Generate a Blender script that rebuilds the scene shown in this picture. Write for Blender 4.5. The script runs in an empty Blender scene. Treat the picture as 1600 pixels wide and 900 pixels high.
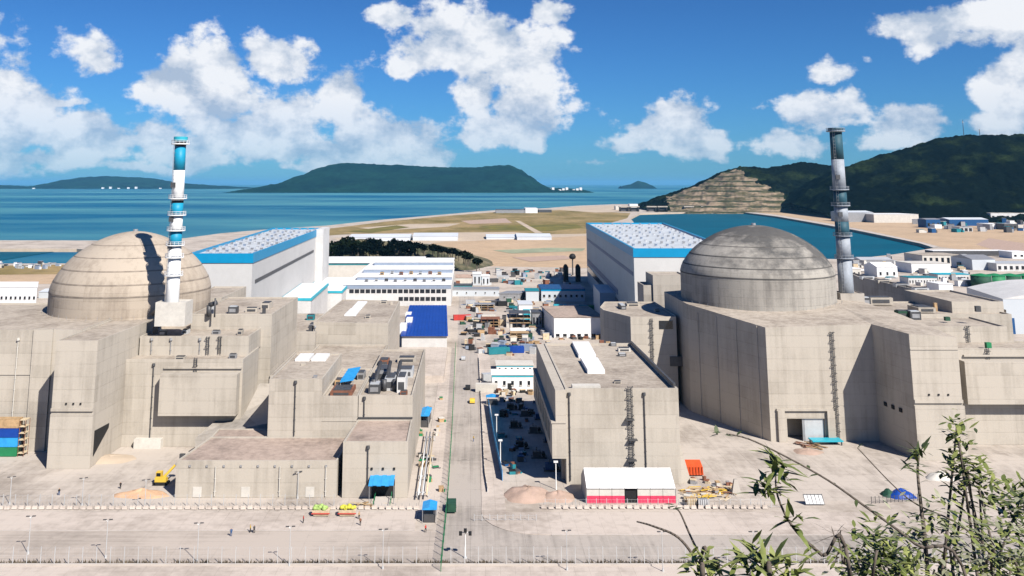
import bpy, bmesh, math, random
from mathutils import Vector, noise
from mathutils.geometry import tessellate_polygon
random.seed(7)
SC = bpy.context.scene
COL = SC.collection
PI = math.pi
# ------------------------------------------------------------------ camera
F, TH, CH = 1375.0, math.radians(9.3), 77.0          # focal length in photo pixels, tilt, height of the lookout
PX, PY = 735.0, 287 - 1375.0 * math.tan(math.radians(9.3))
cd = bpy.data.cameras.new('camera'); cam = bpy.data.objects.new('camera', cd); COL.objects.link(cam)
cam.location = (0, 0, CH); cam.rotation_euler = (PI / 2 + TH, 0, 0)
cd.sensor_width = 36; cd.lens = F / 1600 * 36
cd.shift_x = (800 - PX) / 1600; cd.shift_y = -(450 - PY) / 1600
cd.clip_start = 0.1; cd.clip_end = 300000
SC.camera = cam
def ray(px, py):
    a, b = (px - PX) / F, -(py - PY) / F
    return a, math.cos(TH) - b * math.sin(TH), math.sin(TH) + b * math.cos(TH)
def G(px, py, z=0.0):                                 # point of the level z seen at a place of the photo
    x, y, w = ray(px, py); t = (z - CH) / w
    return x * t, y * t
def D(px, py, Y):                                     # X and height of a point at depth Y
    x, y, w = ray(px, py); t = Y / y
    return x * t, CH + w * t
# ------------------------------------------------------------------ light, sky, exposure
SUN = Vector((0.72, -1.0, 1.10)).normalized()
EL = math.asin(SUN.z); AZ = math.atan2(SUN.x, SUN.y)
sd = bpy.data.lights.new('sun', 'SUN'); so = bpy.data.objects.new('sun', sd); COL.objects.link(so)
sd.energy = 4.6; sd.angle = math.radians(0.5); sd.color = (1.0, 0.945, 0.86)
so.rotation_euler = SUN.to_track_quat('Z', 'Y').to_euler()
SC.view_settings.view_transform = 'Standard'; SC.view_settings.look = 'None'
SC.view_settings.exposure = 0.80; SC.view_settings.gamma = 1.0
SC.view_settings.use_curve_mapping = False
SC.render.engine = 'CYCLES'
SC.cycles.use_denoising = True
SC.cycles.max_bounces = 5; SC.cycles.diffuse_bounces = 1; SC.cycles.glossy_bounces = 2
SC.cycles.transparent_max_bounces = 6; SC.cycles.volume_bounces = 0
SC.cycles.sample_clamp_indirect = 4.0
WD = bpy.data.worlds.new('World'); SC.world = WD; WD.use_nodes = True
def build_sky():
    nt = WD.node_tree; N = nt.nodes; L = nt.links
    N.clear()
    out = N.new('ShaderNodeOutputWorld'); bg = N.new('ShaderNodeBackground')
    L.new(bg.outputs[0], out.inputs[0])
    sky = N.new('ShaderNodeTexSky'); sky.sky_type = 'NISHITA'; sky.sun_disc = False
    sky.sun_elevation = EL; sky.sun_rotation = AZ; sky.air_density = 1.0; sky.dust_density = 0.3; sky.ozone_density = 3.0
    bg.inputs[1].default_value = 0.05
    def m(op, a, b=None, c=None, clamp=False):
        n = N.new('ShaderNodeMath'); n.operation = op; n.use_clamp = clamp
        for i, v in enumerate((a, b, c)):
            if v is None: continue
            if isinstance(v, (int, float)): n.inputs[i].default_value = v
            else: L.new(v, n.inputs[i])
        return n.outputs[0]
    def vm(op, a, b):
        n = N.new('ShaderNodeVectorMath'); n.operation = op
        for i, v in enumerate((a, b)):
            if isinstance(v, tuple): n.inputs[i].default_value = v
            else: L.new(v, n.inputs[i])
        return n.outputs['Value'] if op == 'LENGTH' else n.outputs[0]
    tc = N.new('ShaderNodeTexCoord'); sp = N.new('ShaderNodeSeparateXYZ'); L.new(tc.outputs['Generated'], sp.inputs[0])
    az = m('ARCTAN2', sp.outputs[0], sp.outputs[1]); el = m('ARCSINE', sp.outputs[2])
    cx = N.new('ShaderNodeCombineXYZ'); L.new(az, cx.inputs[0]); L.new(el, cx.inputs[1])
    P = cx.outputs[0]
    def fbm(vec, scale, detail, rough=0.6, sy=1.0, off=(0, 0, 0)):
        mp = N.new('ShaderNodeMapping'); L.new(vec, mp.inputs[0]); mp.inputs[3].default_value = (1, sy, 1); mp.inputs[1].default_value = off
        t = N.new('ShaderNodeTexNoise'); t.inputs['Scale'].default_value = scale; t.inputs['Detail'].default_value = detail
        t.inputs['Roughness'].default_value = rough; L.new(mp.outputs[0], t.inputs['Vector'])
        return t
    wz = fbm(P, 9.0, 5)
    warp = vm('MULTIPLY', vm('SUBTRACT', wz.outputs['Color'], (0.5, 0.5, 0.5)), (0.085, 0.06, 0))
    Q = vm('ADD', P, warp)
    # cumulus banks: place in the sky (photo pixels -> azimuth, elevation), half width, half height, weight
    C = [(745, 75, 120, 62, 1), (690, 40, 60, 40, .9), (800, 105, 60, 45, 1), (830, 165, 70, 50, .95), (770, 205, 90, 30, .8), (850, 15, 28, 20, .85), (745, 140, 50, 50, .7),
         (610, 25, 38, 20, .7), (625, 112, 30, 18, .6), (430, 95, 62, 36, .95), (310, 110, 70, 45, .85), (285, 125, 62, 40, .9), (345, 155, 80, 45, .95), (430, 200, 120, 50, .95),
         (545, 165, 38, 62, .85), (590, 215, 100, 45, .95), (500, 235, 170, 30, .8), (650, 240, 70, 25, .7), (140, 75, 55, 32, .6), (165, 95, 30, 16, .55), (85, 158, 50, 10, .5),
         (10, 190, 85, 45, .9), (110, 215, 100, 36, .9), (150, 205, 60, 30, .8), (230, 205, 45, 40, .7), (300, 225, 60, 35, .85), (60, 245, 120, 18, .6), (220, 258, 120, 10, .5), (330, 245, 90, 18, .6), (480, 262, 90, 8, .45), (620, 258, 100, 10, .5),
         (1050, 190, 55, 42, 1), (1085, 215, 50, 30, .95), (990, 228, 50, 18, .75), (1030, 215, 60, 25, .85), (1030, 165, 20, 18, .7), (1110, 238, 44, 10, .45), (940, 250, 60, 8, .35),
         (1280, 175, 72, 22, .72), (1330, 160, 30, 20, .62), (1215, 215, 44, 18, .6), (1310, 120, 26, 18, .5), (1185, 162, 18, 10, .5), (1430, 195, 60, 30, .8), (1280, 225, 50, 14, .45), (1390, 220, 55, 16, .5),
         (1470, 30, 85, 32, .95), (1560, 35, 90, 40, .95), (1500, 55, 70, 26, .8), (1590, 150, 55, 52, .95), (1550, 195, 50, 25, .8), (1620, 90, 50, 50, .8),
         (-120, 150, 160, 80, .9), (-60, 60, 70, 35, .8), (1720, 120, 120, 70, .9), (1850, 60, 120, 50, .85), (1800, 220, 160, 40, .8), (-250, 230, 200, 40, .8), (500, -60, 120, 40, .8), (1050, -90, 160, 50, .8), (1300, -70, 90, 40, .8), (200, -90, 130, 45, .8)]
    acc = None; low = None
    for (px, py, rx, ry, w) in C:
        x, y, z = ray(px, py); a = math.atan2(x, y); e = math.atan2(z, math.hypot(x, y))
        k = 1.22 / F
        v = N.new('ShaderNodeVectorMath'); v.operation = 'MULTIPLY_ADD'; L.new(Q, v.inputs[0])
        v.inputs[1].default_value = (1 / (rx * k), 1 / (ry * k), 0); v.inputs[2].default_value = (-a / (rx * k), -e / (ry * k), 0)
        d = m('MULTIPLY_ADD', vm('LENGTH', v.outputs[0], (0, 0, 0)), -w, w)
        acc = d if acc is None else m('MAXIMUM', acc, d)
    # scattered clouds over the rest of the sky dome
    rest = fbm(P, 3.2, 3, 0.5, 2.2)
    d2 = m('MULTIPLY_ADD', rest.outputs['Fac'], 3.0, -2.0)
    side = m('MULTIPLY', m('SUBTRACT', m('ABSOLUTE', az), 0.75), 3.0, clamp=True)
    up = m('MULTIPLY', m('SUBTRACT', el, 0.40), 5.0, clamp=True)
    far = m('MAXIMUM', side, up)
    d2 = m('SUBTRACT', d2, m('MULTIPLY', m('SUBTRACT', 1.0, far), 3.0))
    acc = m('MAXIMUM', acc, d2)
    n1 = fbm(P, 15.0, 8, 0.60, 1.25)
    n2 = fbm(P, 15.0, 8, 0.60, 1.25, (-0.014, -0.026, 0))
    dn = m('ADD', acc, m('MULTIPLY', m('SUBTRACT', n1.outputs['Fac'], 0.5), 2.3))
    al = N.new('ShaderNodeMapRange'); al.interpolation_type = 'SMOOTHSTEP'; L.new(dn, al.inputs[0]); al.inputs[1].default_value = 0.06; al.inputs[2].default_value = 0.38
    # billow relief: the sunward side of each billow is brighter
    rel = m('SUBTRACT', n1.outputs['Fac'], n2.outputs['Fac'])
    sh = m('ADD', m('MULTIPLY_ADD', rel, 4.2, 0.62), m('MULTIPLY', m('SUBTRACT', dn, 0.3), 0.16), clamp=True)
    ccol = N.new('ShaderNodeMix'); ccol.data_type = 'RGBA'; L.new(sh, ccol.inputs[0])
    ccol.inputs[6].default_value = (5.0, 6.1, 7.8, 1); ccol.inputs[7].default_value = (10.6, 10.8, 11.2, 1)
    tint = N.new('ShaderNodeMix'); tint.data_type = 'RGBA'; L.new(m('MULTIPLY', el, 4.2, clamp=True), tint.inputs[0])
    tint.inputs[6].default_value = (0.27, 0.70, 1.24, 1); tint.inputs[7].default_value = (0.235, 0.54, 0.98, 1)
    hs = N.new('ShaderNodeVectorMath'); hs.operation = 'MULTIPLY'; L.new(tint.outputs[2], hs.inputs[1])
    L.new(sky.outputs[0], hs.inputs[0])
    mix = N.new('ShaderNodeMix'); mix.data_type = 'RGBA'
    # thin air towards the horizon veils the clouds
    veil = m('MULTIPLY', m('ADD', el, 0.012), 9.0, clamp=True)
    veil = m('MULTIPLY_ADD', veil, 0.55, 0.42)
    L.new(m('MULTIPLY', al.outputs[0], veil), mix.inputs[0]); L.new(hs.outputs[0], mix.inputs[6]); L.new(ccol.outputs[2], mix.inputs[7])
    L.new(mix.outputs[2], bg.inputs[0])
    WD.cycles.sampling_method = 'MANUAL'; WD.cycles.sample_map_resolution = 256
build_sky()
# ------------------------------------------------------------------ materials
MATS = {}
def mat(name, col, rough=0.8, var=0.12, scale=0.4, metal=0.0, spec=0.3, bump=0.0, col2=None, scale2=None, stretch=(1, 1, 1), lo=0.35, hi=0.65):
    if name in MATS: return MATS[name]
    m = bpy.data.materials.new(name); m.use_nodes = True; MATS[name] = m
    nt = m.node_tree; N = nt.nodes; L = nt.links; b = N['Principled BSDF']
    b.inputs['Roughness'].default_value = rough; b.inputs['Metallic'].default_value = metal
    b.inputs['Specular IOR Level'].default_value = spec
    g = N.new('ShaderNodeNewGeometry'); mp = N.new('ShaderNodeMapping'); L.new(g.outputs['Position'], mp.inputs[0]); mp.inputs[3].default_value = stretch
    def noise_tex(s, d=5, r=0.6):
        t = N.new('ShaderNodeTexNoise'); t.inputs['Scale'].default_value = s; t.inputs['Detail'].default_value = d; t.inputs['Roughness'].default_value = r
        L.new(mp.outputs[0], t.inputs['Vector']); return t
    n1 = noise_tex(scale)
    rp = N.new('ShaderNodeMapRange'); L.new(n1.outputs[0], rp.inputs[0]); rp.inputs[1].default_value = lo; rp.inputs[2].default_value = hi
    mx = N.new('ShaderNodeMix'); mx.data_type = 'RGBA'; L.new(rp.outputs[0], mx.inputs[0])
    c2 = col2 or tuple(c * (1 - 2 * var) for c in col)
    mx.inputs[6].default_value = (*c2, 1); mx.inputs[7].default_value = (*col, 1)
    last = mx.outputs[2]
    if scale2:
        n2 = noise_tex(scale2, 6, 0.7)
        r2 = N.new('ShaderNodeMapRange'); L.new(n2.outputs[0], r2.inputs[0]); r2.inputs[1].default_value = .3; r2.inputs[2].default_value = .7; r2.inputs[3].default_value = 1 - 1.6 * var; r2.inputs[4].default_value = 1 + .8 * var
        mu = N.new('ShaderNodeVectorMath'); mu.operation = 'SCALE'; L.new(last, mu.inputs[0]); L.new(r2.outputs[0], mu.inputs['Scale']); last = mu.outputs[0]
    L.new(last, b.inputs['Base Color'])
    if bump:
        bp = N.new('ShaderNodeBump'); bp.inputs['Strength'].default_value = bump; bp.inputs['Distance'].default_value = 1.0 / max(scale, .001) * .15
        L.new(n1.outputs[0], bp.inputs['Height']); L.new(bp.outputs[0], b.inputs['Normal'])
    return m
def concrete(name, col, stain, lift=3.4, stain_amt=0.5, bay=5.4, blot=None):
    """cast concrete: lift and bay joints, rain streaks, blotches"""
    m = bpy.data.materials.new(name); m.use_nodes = True; MATS[name] = m
    nt = m.node_tree; N = nt.nodes; L = nt.links; b = N['Principled BSDF']
    b.inputs['Roughness'].default_value = 0.88; b.inputs['Specular IOR Level'].default_value = 0.2
    g = N.new('ShaderNodeNewGeometry')
    def math_(op, a, c=None, d=None, clamp=False):
        n = N.new('ShaderNodeMath'); n.operation = op; n.use_clamp = clamp
        for i, v in enumerate((a, c, d)):
            if v is None: continue
            if isinstance(v, (int, float)): n.inputs[i].default_value = v
            else: L.new(v, n.inputs[i])
        return n.outputs[0]
    def nz(s, st, d=5, r=0.6):
        mp = N.new('ShaderNodeMapping'); L.new(g.outputs['Position'], mp.inputs[0]); mp.inputs[3].default_value = st
        t = N.new('ShaderNodeTexNoise'); t.inputs['Scale'].default_value = s; t.inputs['Detail'].default_value = d; t.inputs['Roughness'].default_value = r
        L.new(mp.outputs[0], t.inputs['Vector']); return t.outputs[0]
    sp = N.new('ShaderNodeSeparateXYZ'); L.new(g.outputs['Position'], sp.inputs[0])
    sn = N.new('ShaderNodeSeparateXYZ'); L.new(g.outputs['Normal'], sn.inputs[0])
    wall = math_('LESS_THAN', math_('ABSOLUTE', sn.outputs[2]), 0.5)
    def joints(v, pitch, width):
        fr = math_('FRACT', math_('DIVIDE', v, pitch))
        return math_('LESS_THAN', fr, width / pitch)
    jl = math_('MULTIPLY', joints(sp.outputs[2], lift, 0.16), wall)
    along = math_('ADD', math_('MULTIPLY', sp.outputs[0], math_('GREATER_THAN', math_('ABSOLUTE', sn.outputs[1]), 0.7)), math_('MULTIPLY', sp.outputs[1], math_('GREATER_THAN', math_('ABSOLUTE', sn.outputs[0]), 0.7)))
    jb = math_('MULTIPLY', math_('MULTIPLY', joints(along, bay, 0.14), wall), 0.25)
    jj = math_('MULTIPLY', math_('MAXIMUM', jl, jb), math_('MULTIPLY_ADD', nz(.12, (1, 1, 1)), 1.4, -0.25, True))
    # bands: every pour has its own shade
    band = N.new('ShaderNodeTexWhiteNoise'); band.noise_dimensions = '2D'
    cb = N.new('ShaderNodeCombineXYZ'); L.new(math_('FLOOR', math_('DIVIDE', sp.outputs[2], lift)), cb.inputs[0]); L.new(math_('FLOOR', math_('DIVIDE', along, bay * 2)), cb.inputs[1])
    L.new(cb.outputs[0], band.inputs['Vector'])
    big = nz(.07, (1, 1, 1), 5, .6); streak = nz(.55, (1, 1, .07), 4, .65); fine = nz(1.7, (1, 1, 1), 5, .7)
    f = math_('MULTIPLY', math_('SUBTRACT', big, .42), 2.2, clamp=True)
    f = math_('ADD', f, math_('MULTIPLY', math_('SUBTRACT', streak, .5), 1.9))
    f = math_('ADD', f, math_('MULTIPLY', math_('SUBTRACT', fine, .5), .8))
    f = math_('ADD', f, math_('MULTIPLY', math_('SUBTRACT', band.outputs[0], .5), .42))
    f = math_('ADD', math_('MULTIPLY', f, stain_amt), math_('MULTIPLY', jj, .55), clamp=True)
    mx = N.new('ShaderNodeMix'); mx.data_type = 'RGBA'; L.new(f, mx.inputs[0]); mx.inputs[6].default_value = (*col, 1); mx.inputs[7].default_value = (*stain, 1)
    last = mx.outputs[2]
    if blot:      # dark mould patches on the weathered shell, with ragged edges
        z0, z1, bc = blot
        hz = N.new('ShaderNodeMapRange'); L.new(sp.outputs[2], hz.inputs[0]); hz.inputs[1].default_value = z0; hz.inputs[2].default_value = z1
        q = math_('ADD', math_('MULTIPLY', nz(.055, (1, 1, 1.6), 7, .66), 2.6), math_('MULTIPLY', hz.outputs[0], .75))
        q = N.new('ShaderNodeMapRange') if False else math_('MULTIPLY', math_('SUBTRACT', q, 1.62), 2.2, clamp=True)
        m2 = N.new('ShaderNodeMix'); m2.data_type = 'RGBA'; L.new(math_('MULTIPLY', q, .85), m2.inputs[0]); L.new(last, m2.inputs[6]); m2.inputs[7].default_value = (*bc, 1); last = m2.outputs[2]
    L.new(last, b.inputs['Base Color'])
    bp = N.new('ShaderNodeBump'); bp.inputs['Strength'].default_value = .35; bp.inputs['Distance'].default_value = .25
    L.new(math_('SUBTRACT', math_('MULTIPLY', fine, .4), jj), bp.inputs['Height']); L.new(bp.outputs[0], b.inputs['Normal'])
    return m
concrete('conc', (.428, .385, .330), (.235, .207, .172), 3.4, .66)
concrete('conc_b', (.38, .345, .305), (.205, .182, .156), 4.2, .8, 6.5)
concrete('conc_dome', (.39, .33, .268), (.22, .18, .143), 2.6, .85, 7)
concrete('conc_dome_old', (.325, .302, .27), (.165, .152, .138), 2.6, .95, 7, (43, 57, (.05, .05, .052)))
concrete('conc_roof', (.42, .365, .305), (.20, .165, .135), 900, .95, 900)
concrete('conc_roof_pink', (.40, .315, .265), (.21, .165, .14), 900, 1.1, 900)
mat('ground', (.46, .395, .345), .95, .16, .018, col2=(.33, .285, .25), scale2=.3, bump=.1)
mat('yard', (.47, .41, .365), .95, .16, .03, col2=(.34, .30, .265), scale2=.45)
mat('road', (0.312, 0.279, 0.255), .9, .10, .025, col2=(0.235, 0.212, 0.196), scale2=.5)
mat('road_pale', (0.405, 0.348, 0.304), .9, .08, .02, col2=(0.340, 0.292, 0.259), scale2=.3)
mat('pavement', (0.486, 0.417, 0.369), .9, .07, .05, scale2=.6)
mat('kerb', (0.486, 0.437, 0.397), .85, .08, .3)
def paving(name, col, col2, slab=5.0, joint=.10, oil=.5, streak=(.5, .5, 1), jamt=.45):
    """poured ground: slab joints, blotches, tyre marks and oil spots"""
    m = bpy.data.materials.new(name); m.use_nodes = True; MATS[name] = m
    nt = m.node_tree; N = nt.nodes; L = nt.links; b = N['Principled BSDF']; b.inputs['Roughness'].default_value = .92; b.inputs['Specular IOR Level'].default_value = .15
    g = N.new('ShaderNodeNewGeometry'); sp = N.new('ShaderNodeSeparateXYZ'); L.new(g.outputs['Position'], sp.inputs[0])
    def mm(op, a, c=None, d=None, clamp=False):
        n = N.new('ShaderNodeMath'); n.operation = op; n.use_clamp = clamp
        for i, v in enumerate((a, c, d)):
            if v is None: continue
            if isinstance(v, (int, float)): n.inputs[i].default_value = v
            else: L.new(v, n.inputs[i])
        return n.outputs[0]
    def nz(s_, st=(1, 1, 1), d=5, r=.6):
        mp = N.new('ShaderNodeMapping'); L.new(g.outputs['Position'], mp.inputs[0]); mp.inputs[3].default_value = st
        t = N.new('ShaderNodeTexNoise'); t.inputs['Scale'].default_value = s_; t.inputs['Detail'].default_value = d; t.inputs['Roughness'].default_value = r; L.new(mp.outputs[0], t.inputs['Vector']); return t.outputs[0]
    f = mm('MULTIPLY', mm('SUBTRACT', nz(.035, d=6), .44), 3.2)
    f = mm('ADD', f, mm('MULTIPLY', mm('SUBTRACT', nz(.5, r=.7), .5), .9))
    f = mm('ADD', f, mm('MULTIPLY', mm('SUBTRACT', nz(1.0, streak, 4, .6), .5), 1.5))
    jx = mm('LESS_THAN', mm('FRACT', mm('DIVIDE', sp.outputs[0], slab)), joint / slab); jy = mm('LESS_THAN', mm('FRACT', mm('DIVIDE', sp.outputs[1], slab)), joint * 1.6 / slab)
    f = mm('ADD', f, mm('MULTIPLY', mm('MAXIMUM', jx, jy), mm('MULTIPLY', nz(.08), jamt * 2)))
    f = mm('ADD', f, mm('MULTIPLY', mm('MULTIPLY', mm('SUBTRACT', nz(.16, d=3), .62), 9, clamp=True), oil), clamp=True)
    mx = N.new('ShaderNodeMix'); mx.data_type = 'RGBA'; L.new(f, mx.inputs[0]); mx.inputs[6].default_value = (*col, 1); mx.inputs[7].default_value = (*col2, 1); L.new(mx.outputs[2], b.inputs['Base Color'])
for _n in ('ground', 'yard', 'road', 'road_pale', 'pavement'): MATS.pop(_n, None)
paving('ground', (.46, .40, .345), (.25, .21, .175), 400, .1, .3, (.3, .3, 1), 0)
paving('yard', (.46, .405, .355), (.245, .21, .18), 6.0, .12, .55, (.35, .12, 1))
paving('road', (.385, .342, .306), (.215, .192, .172), 12, .1, .6, (.9, .03, 1), .5)
paving('road_pale', (.43, .372, .325), (.26, .225, .195), 9, .1, .5, (.03, .9, 1), .4)
paving('pavement', (.49, .425, .375), (.30, .255, .22), 3.0, .09, .3, (.4, .4, 1))
mat('line_paint', (.78, .77, .74), .7, .08, 1.0)
mat('white', (.74, .74, .74), .6, .05, .25)
mat('white_wall', (.58, .57, .56), .7, .07, .08, scale2=.5)
mat('offwhite', (0.567, 0.535, 0.486), .8, .07, .2, scale2=1.)
mat('hall_wall', (.52, .51, .50), .55, .04, .04, spec=.4, scale2=.3)
mat('hall_side', (0.486, 0.518, 0.551), .5, .04, .05, spec=.4)
mat('blue_band', (.004, .235, .45), .45, .04, .3)
mat('cyan_edge', (.03, .36, .46), .5, .05, .3)
mat('blue_roof', (.007, .052, .30), .45, .06, .15, scale2=.6)
mat('blue_tarp', (.03, .30, .66), .5, .1, .6)
mat('blue_dark', (.01, .07, .20), .5, .1, .5)
mat('teal', (.02, .20, .24), .5, .1, .3)
mat('glass', (.012, .016, .022), .12, .1, .3, spec=.6)
mat('black', (.015, .015, .016), .7, .1, .6)
mat('steel', (.36, .36, .37), .45, .1, .6, metal=.4)
mat('steel_dark', (.09, .09, .095), .5, .12, .6, metal=.3)
mat('galv', (.55, .56, .57), .45, .06, .8, metal=.3)
mat('rust', (.24, .10, .06), .85, .2, .7)
mat('red', (.50, .05, .04), .6, .1, .5)
mat('pink_hoarding', (.62, .05, .11), .6, .08, .5)
mat('orange', (.62, .085, .02), .6, .12, .7)
mat('yellow', (.66, .44, .06), .55, .08, .7)
mat('green_tarp', (.33, .46, .14), .7, .12, 1.)
mat('yellow_tarp', (.55, .52, .06), .7, .12, 1.)
mat('green', (.02, .20, .08), .6, .1, .5)
mat('green_dark', (.02, .075, .045), .7, .15, .5)
mat('timber', (.46, .31, .17), .85, .18, .9)
mat('timber_pale', (.62, .50, .34), .85, .15, .9)
mat('sand', (0.486, 0.348, 0.227), .95, .12, .012, col2=(0.405, 0.292, 0.190), scale2=.1)
mat('sand_pale', (0.502, 0.405, 0.308), .95, .1, .01, scale2=.1)
mat('soil_pink', (0.421, 0.300, 0.243), .95, .15, .3, col2=(0.324, 0.235, 0.186), bump=.5)
mat('soil_tan', (0.535, 0.340, 0.211), .95, .12, .3, bump=.5)
mat('field', (.13, .105, .020), .95, .2, .010, col2=(.30, .215, .095), scale2=.09, stretch=(1, .5, 1), lo=.40, hi=.66)
mat('pale_shed', (.55, .58, .62), .6, .06, .02)
mat('quarry', (.265, .20, .14), .95, .22, .02, col2=(.085, .075, .04), scale2=.1, stretch=(1, 1, 7), lo=.42, hi=.58, bump=.5)
mat('seam', (.26, .215, .175), .9, .2, .4)
mat('seam_old', (.11, .103, .096), .9, .2, .4)
mat('hall_west_shade', (.30, .37, .42), .55, .06, .05, spec=.3, scale2=.4)  # hall wall colour darkened to stand for its unlit west side
mat('roof_pale', (.52, .55, .58), .6, .08, .06, scale2=.5)
mat('slate', (.24, .29, .38), .6, .06, .3)
mat('weeds', (.15, .115, .075), .95, .25, .8, col2=(.06, .05, .03), scale2=3.)
mat('forest', (.030, .046, .014), .95, .5, .010, spec=0.0, col2=(.0035, .0065, .0055), scale2=.14, bump=.9, lo=.50, hi=.78)
mat('forest_far_hazed', (.008, .036, .026), .95, .3, .0022, spec=0.0, col2=(.003, .017, .018), scale2=.012, bump=.6)  # teal tint puts part of the distance haze into the colour
mat('scrub', (.055, .085, .022), .95, .25, .3, col2=(.02, .035, .012), scale2=1.)
mat('knoll', (.20, .165, .105), .95, .2, .05, col2=(.05, .055, .028), scale2=.4, lo=.45, hi=.7)
mat('slope', (.16, .13, .07), .95, .2, .3, col2=(.07, .08, .03), scale2=2.)
mat('scrub_dry', (.20, .165, .035), .95, .2, .02, col2=(.10, .095, .022), scale2=.2)
mat('scrub_pale', (.33, .36, .24), .95, .15, .02, scale2=.2)
mat('leaf', (.165, .195, .05), .55, .2, 6., col2=(.07, .095, .025), spec=.35)
mat('leaf_pale', (.27, .29, .085), .6, .2, 6., col2=(.13, .155, .05), spec=.3)
mat('leaf_silver', (.30, .30, .205), .65, .2, 6., col2=(.16, .17, .10), spec=.3)
mat('leaf_dark', (.08, .105, .036), .55, .2, 6., col2=(.035, .05, .018), spec=.3)
mat('twig', (.13, .105, .085), .85, .2, 20.)
mat('stack_white', (.78, .78, .77), .5, .05, .4)
mat('stack_blue', (.01, .26, .42), .5, .06, .4)
mat('stack_white_dim', (.31, .34, .385), .6, .09, .35, scale2=1.2)  # white band paint greyed to stand for dimmer light on this stack
mat('stack_blue_dim', (.024, .082, .115), .6, .09, .35, scale2=1.2)  # blue band paint darkened to look less lit
mat('skin', (.35, .2, .13), .6, .05, 5.)
def water(name, col, col2, sc, st, rough, bump):
    m = mat(name, col, rough, .1, sc, spec=.04, col2=col2, stretch=st, lo=.41, hi=.60)
    nt = m.node_tree; N = nt.nodes; L = nt.links; b = N['Principled BSDF']
    g = N.new('ShaderNodeNewGeometry'); t = N.new('ShaderNodeTexNoise'); t.inputs['Scale'].default_value = .12; t.inputs['Detail'].default_value = 5
    L.new(g.outputs['Position'], t.inputs['Vector']); bp = N.new('ShaderNodeBump'); bp.inputs['Strength'].default_value = bump; bp.inputs['Distance'].default_value = .8
    L.new(t.outputs[0], bp.inputs['Height']); L.new(bp.outputs[0], b.inputs['Normal'])
water('sea', (.072, .232, .27), (.003, .092, .18), .00085, (.55, 1.15, 1), .5, .5)
water('basin', (.002, .085, .135), (.002, .07, .115), .004, (1, 2, 1), .5, .35)
def benches():                                              # scrub along the quarry benches, its dark lines standing in for bench shade
    m = MATS['quarry']; nt = m.node_tree; N = nt.nodes; L = nt.links; b = N['Principled BSDF']; src = b.inputs['Base Color'].links[0].from_socket
    g = N.new('ShaderNodeNewGeometry'); sp = N.new('ShaderNodeSeparateXYZ'); L.new(g.outputs['Position'], sp.inputs[0])
    t = N.new('ShaderNodeTexNoise'); t.inputs['Scale'].default_value = .02; t.inputs['Detail'].default_value = 6; L.new(g.outputs['Position'], t.inputs['Vector'])
    def mm(op, a, c, clamp=False):
        n = N.new('ShaderNodeMath'); n.operation = op; n.use_clamp = clamp
        for i, v in enumerate((a, c)):
            if isinstance(v, (int, float)): n.inputs[i].default_value = v
            else: L.new(v, n.inputs[i])
        return n.outputs[0]
    fr = mm('FRACT', mm('DIVIDE', mm('ADD', sp.outputs[2], mm('MULTIPLY', t.outputs[0], 5)), 14.0), 0)
    k = mm('MULTIPLY', mm('LESS_THAN', fr, .34), mm('MULTIPLY', mm('SUBTRACT', t.outputs[0], .38), 7, True))
    mx = N.new('ShaderNodeMix'); mx.data_type = 'RGBA'; L.new(k, mx.inputs[0]); L.new(src, mx.inputs[6]); mx.inputs[7].default_value = (.035, .040, .018, 1); L.new(mx.outputs[2], b.inputs['Base Color'])
benches()
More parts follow.
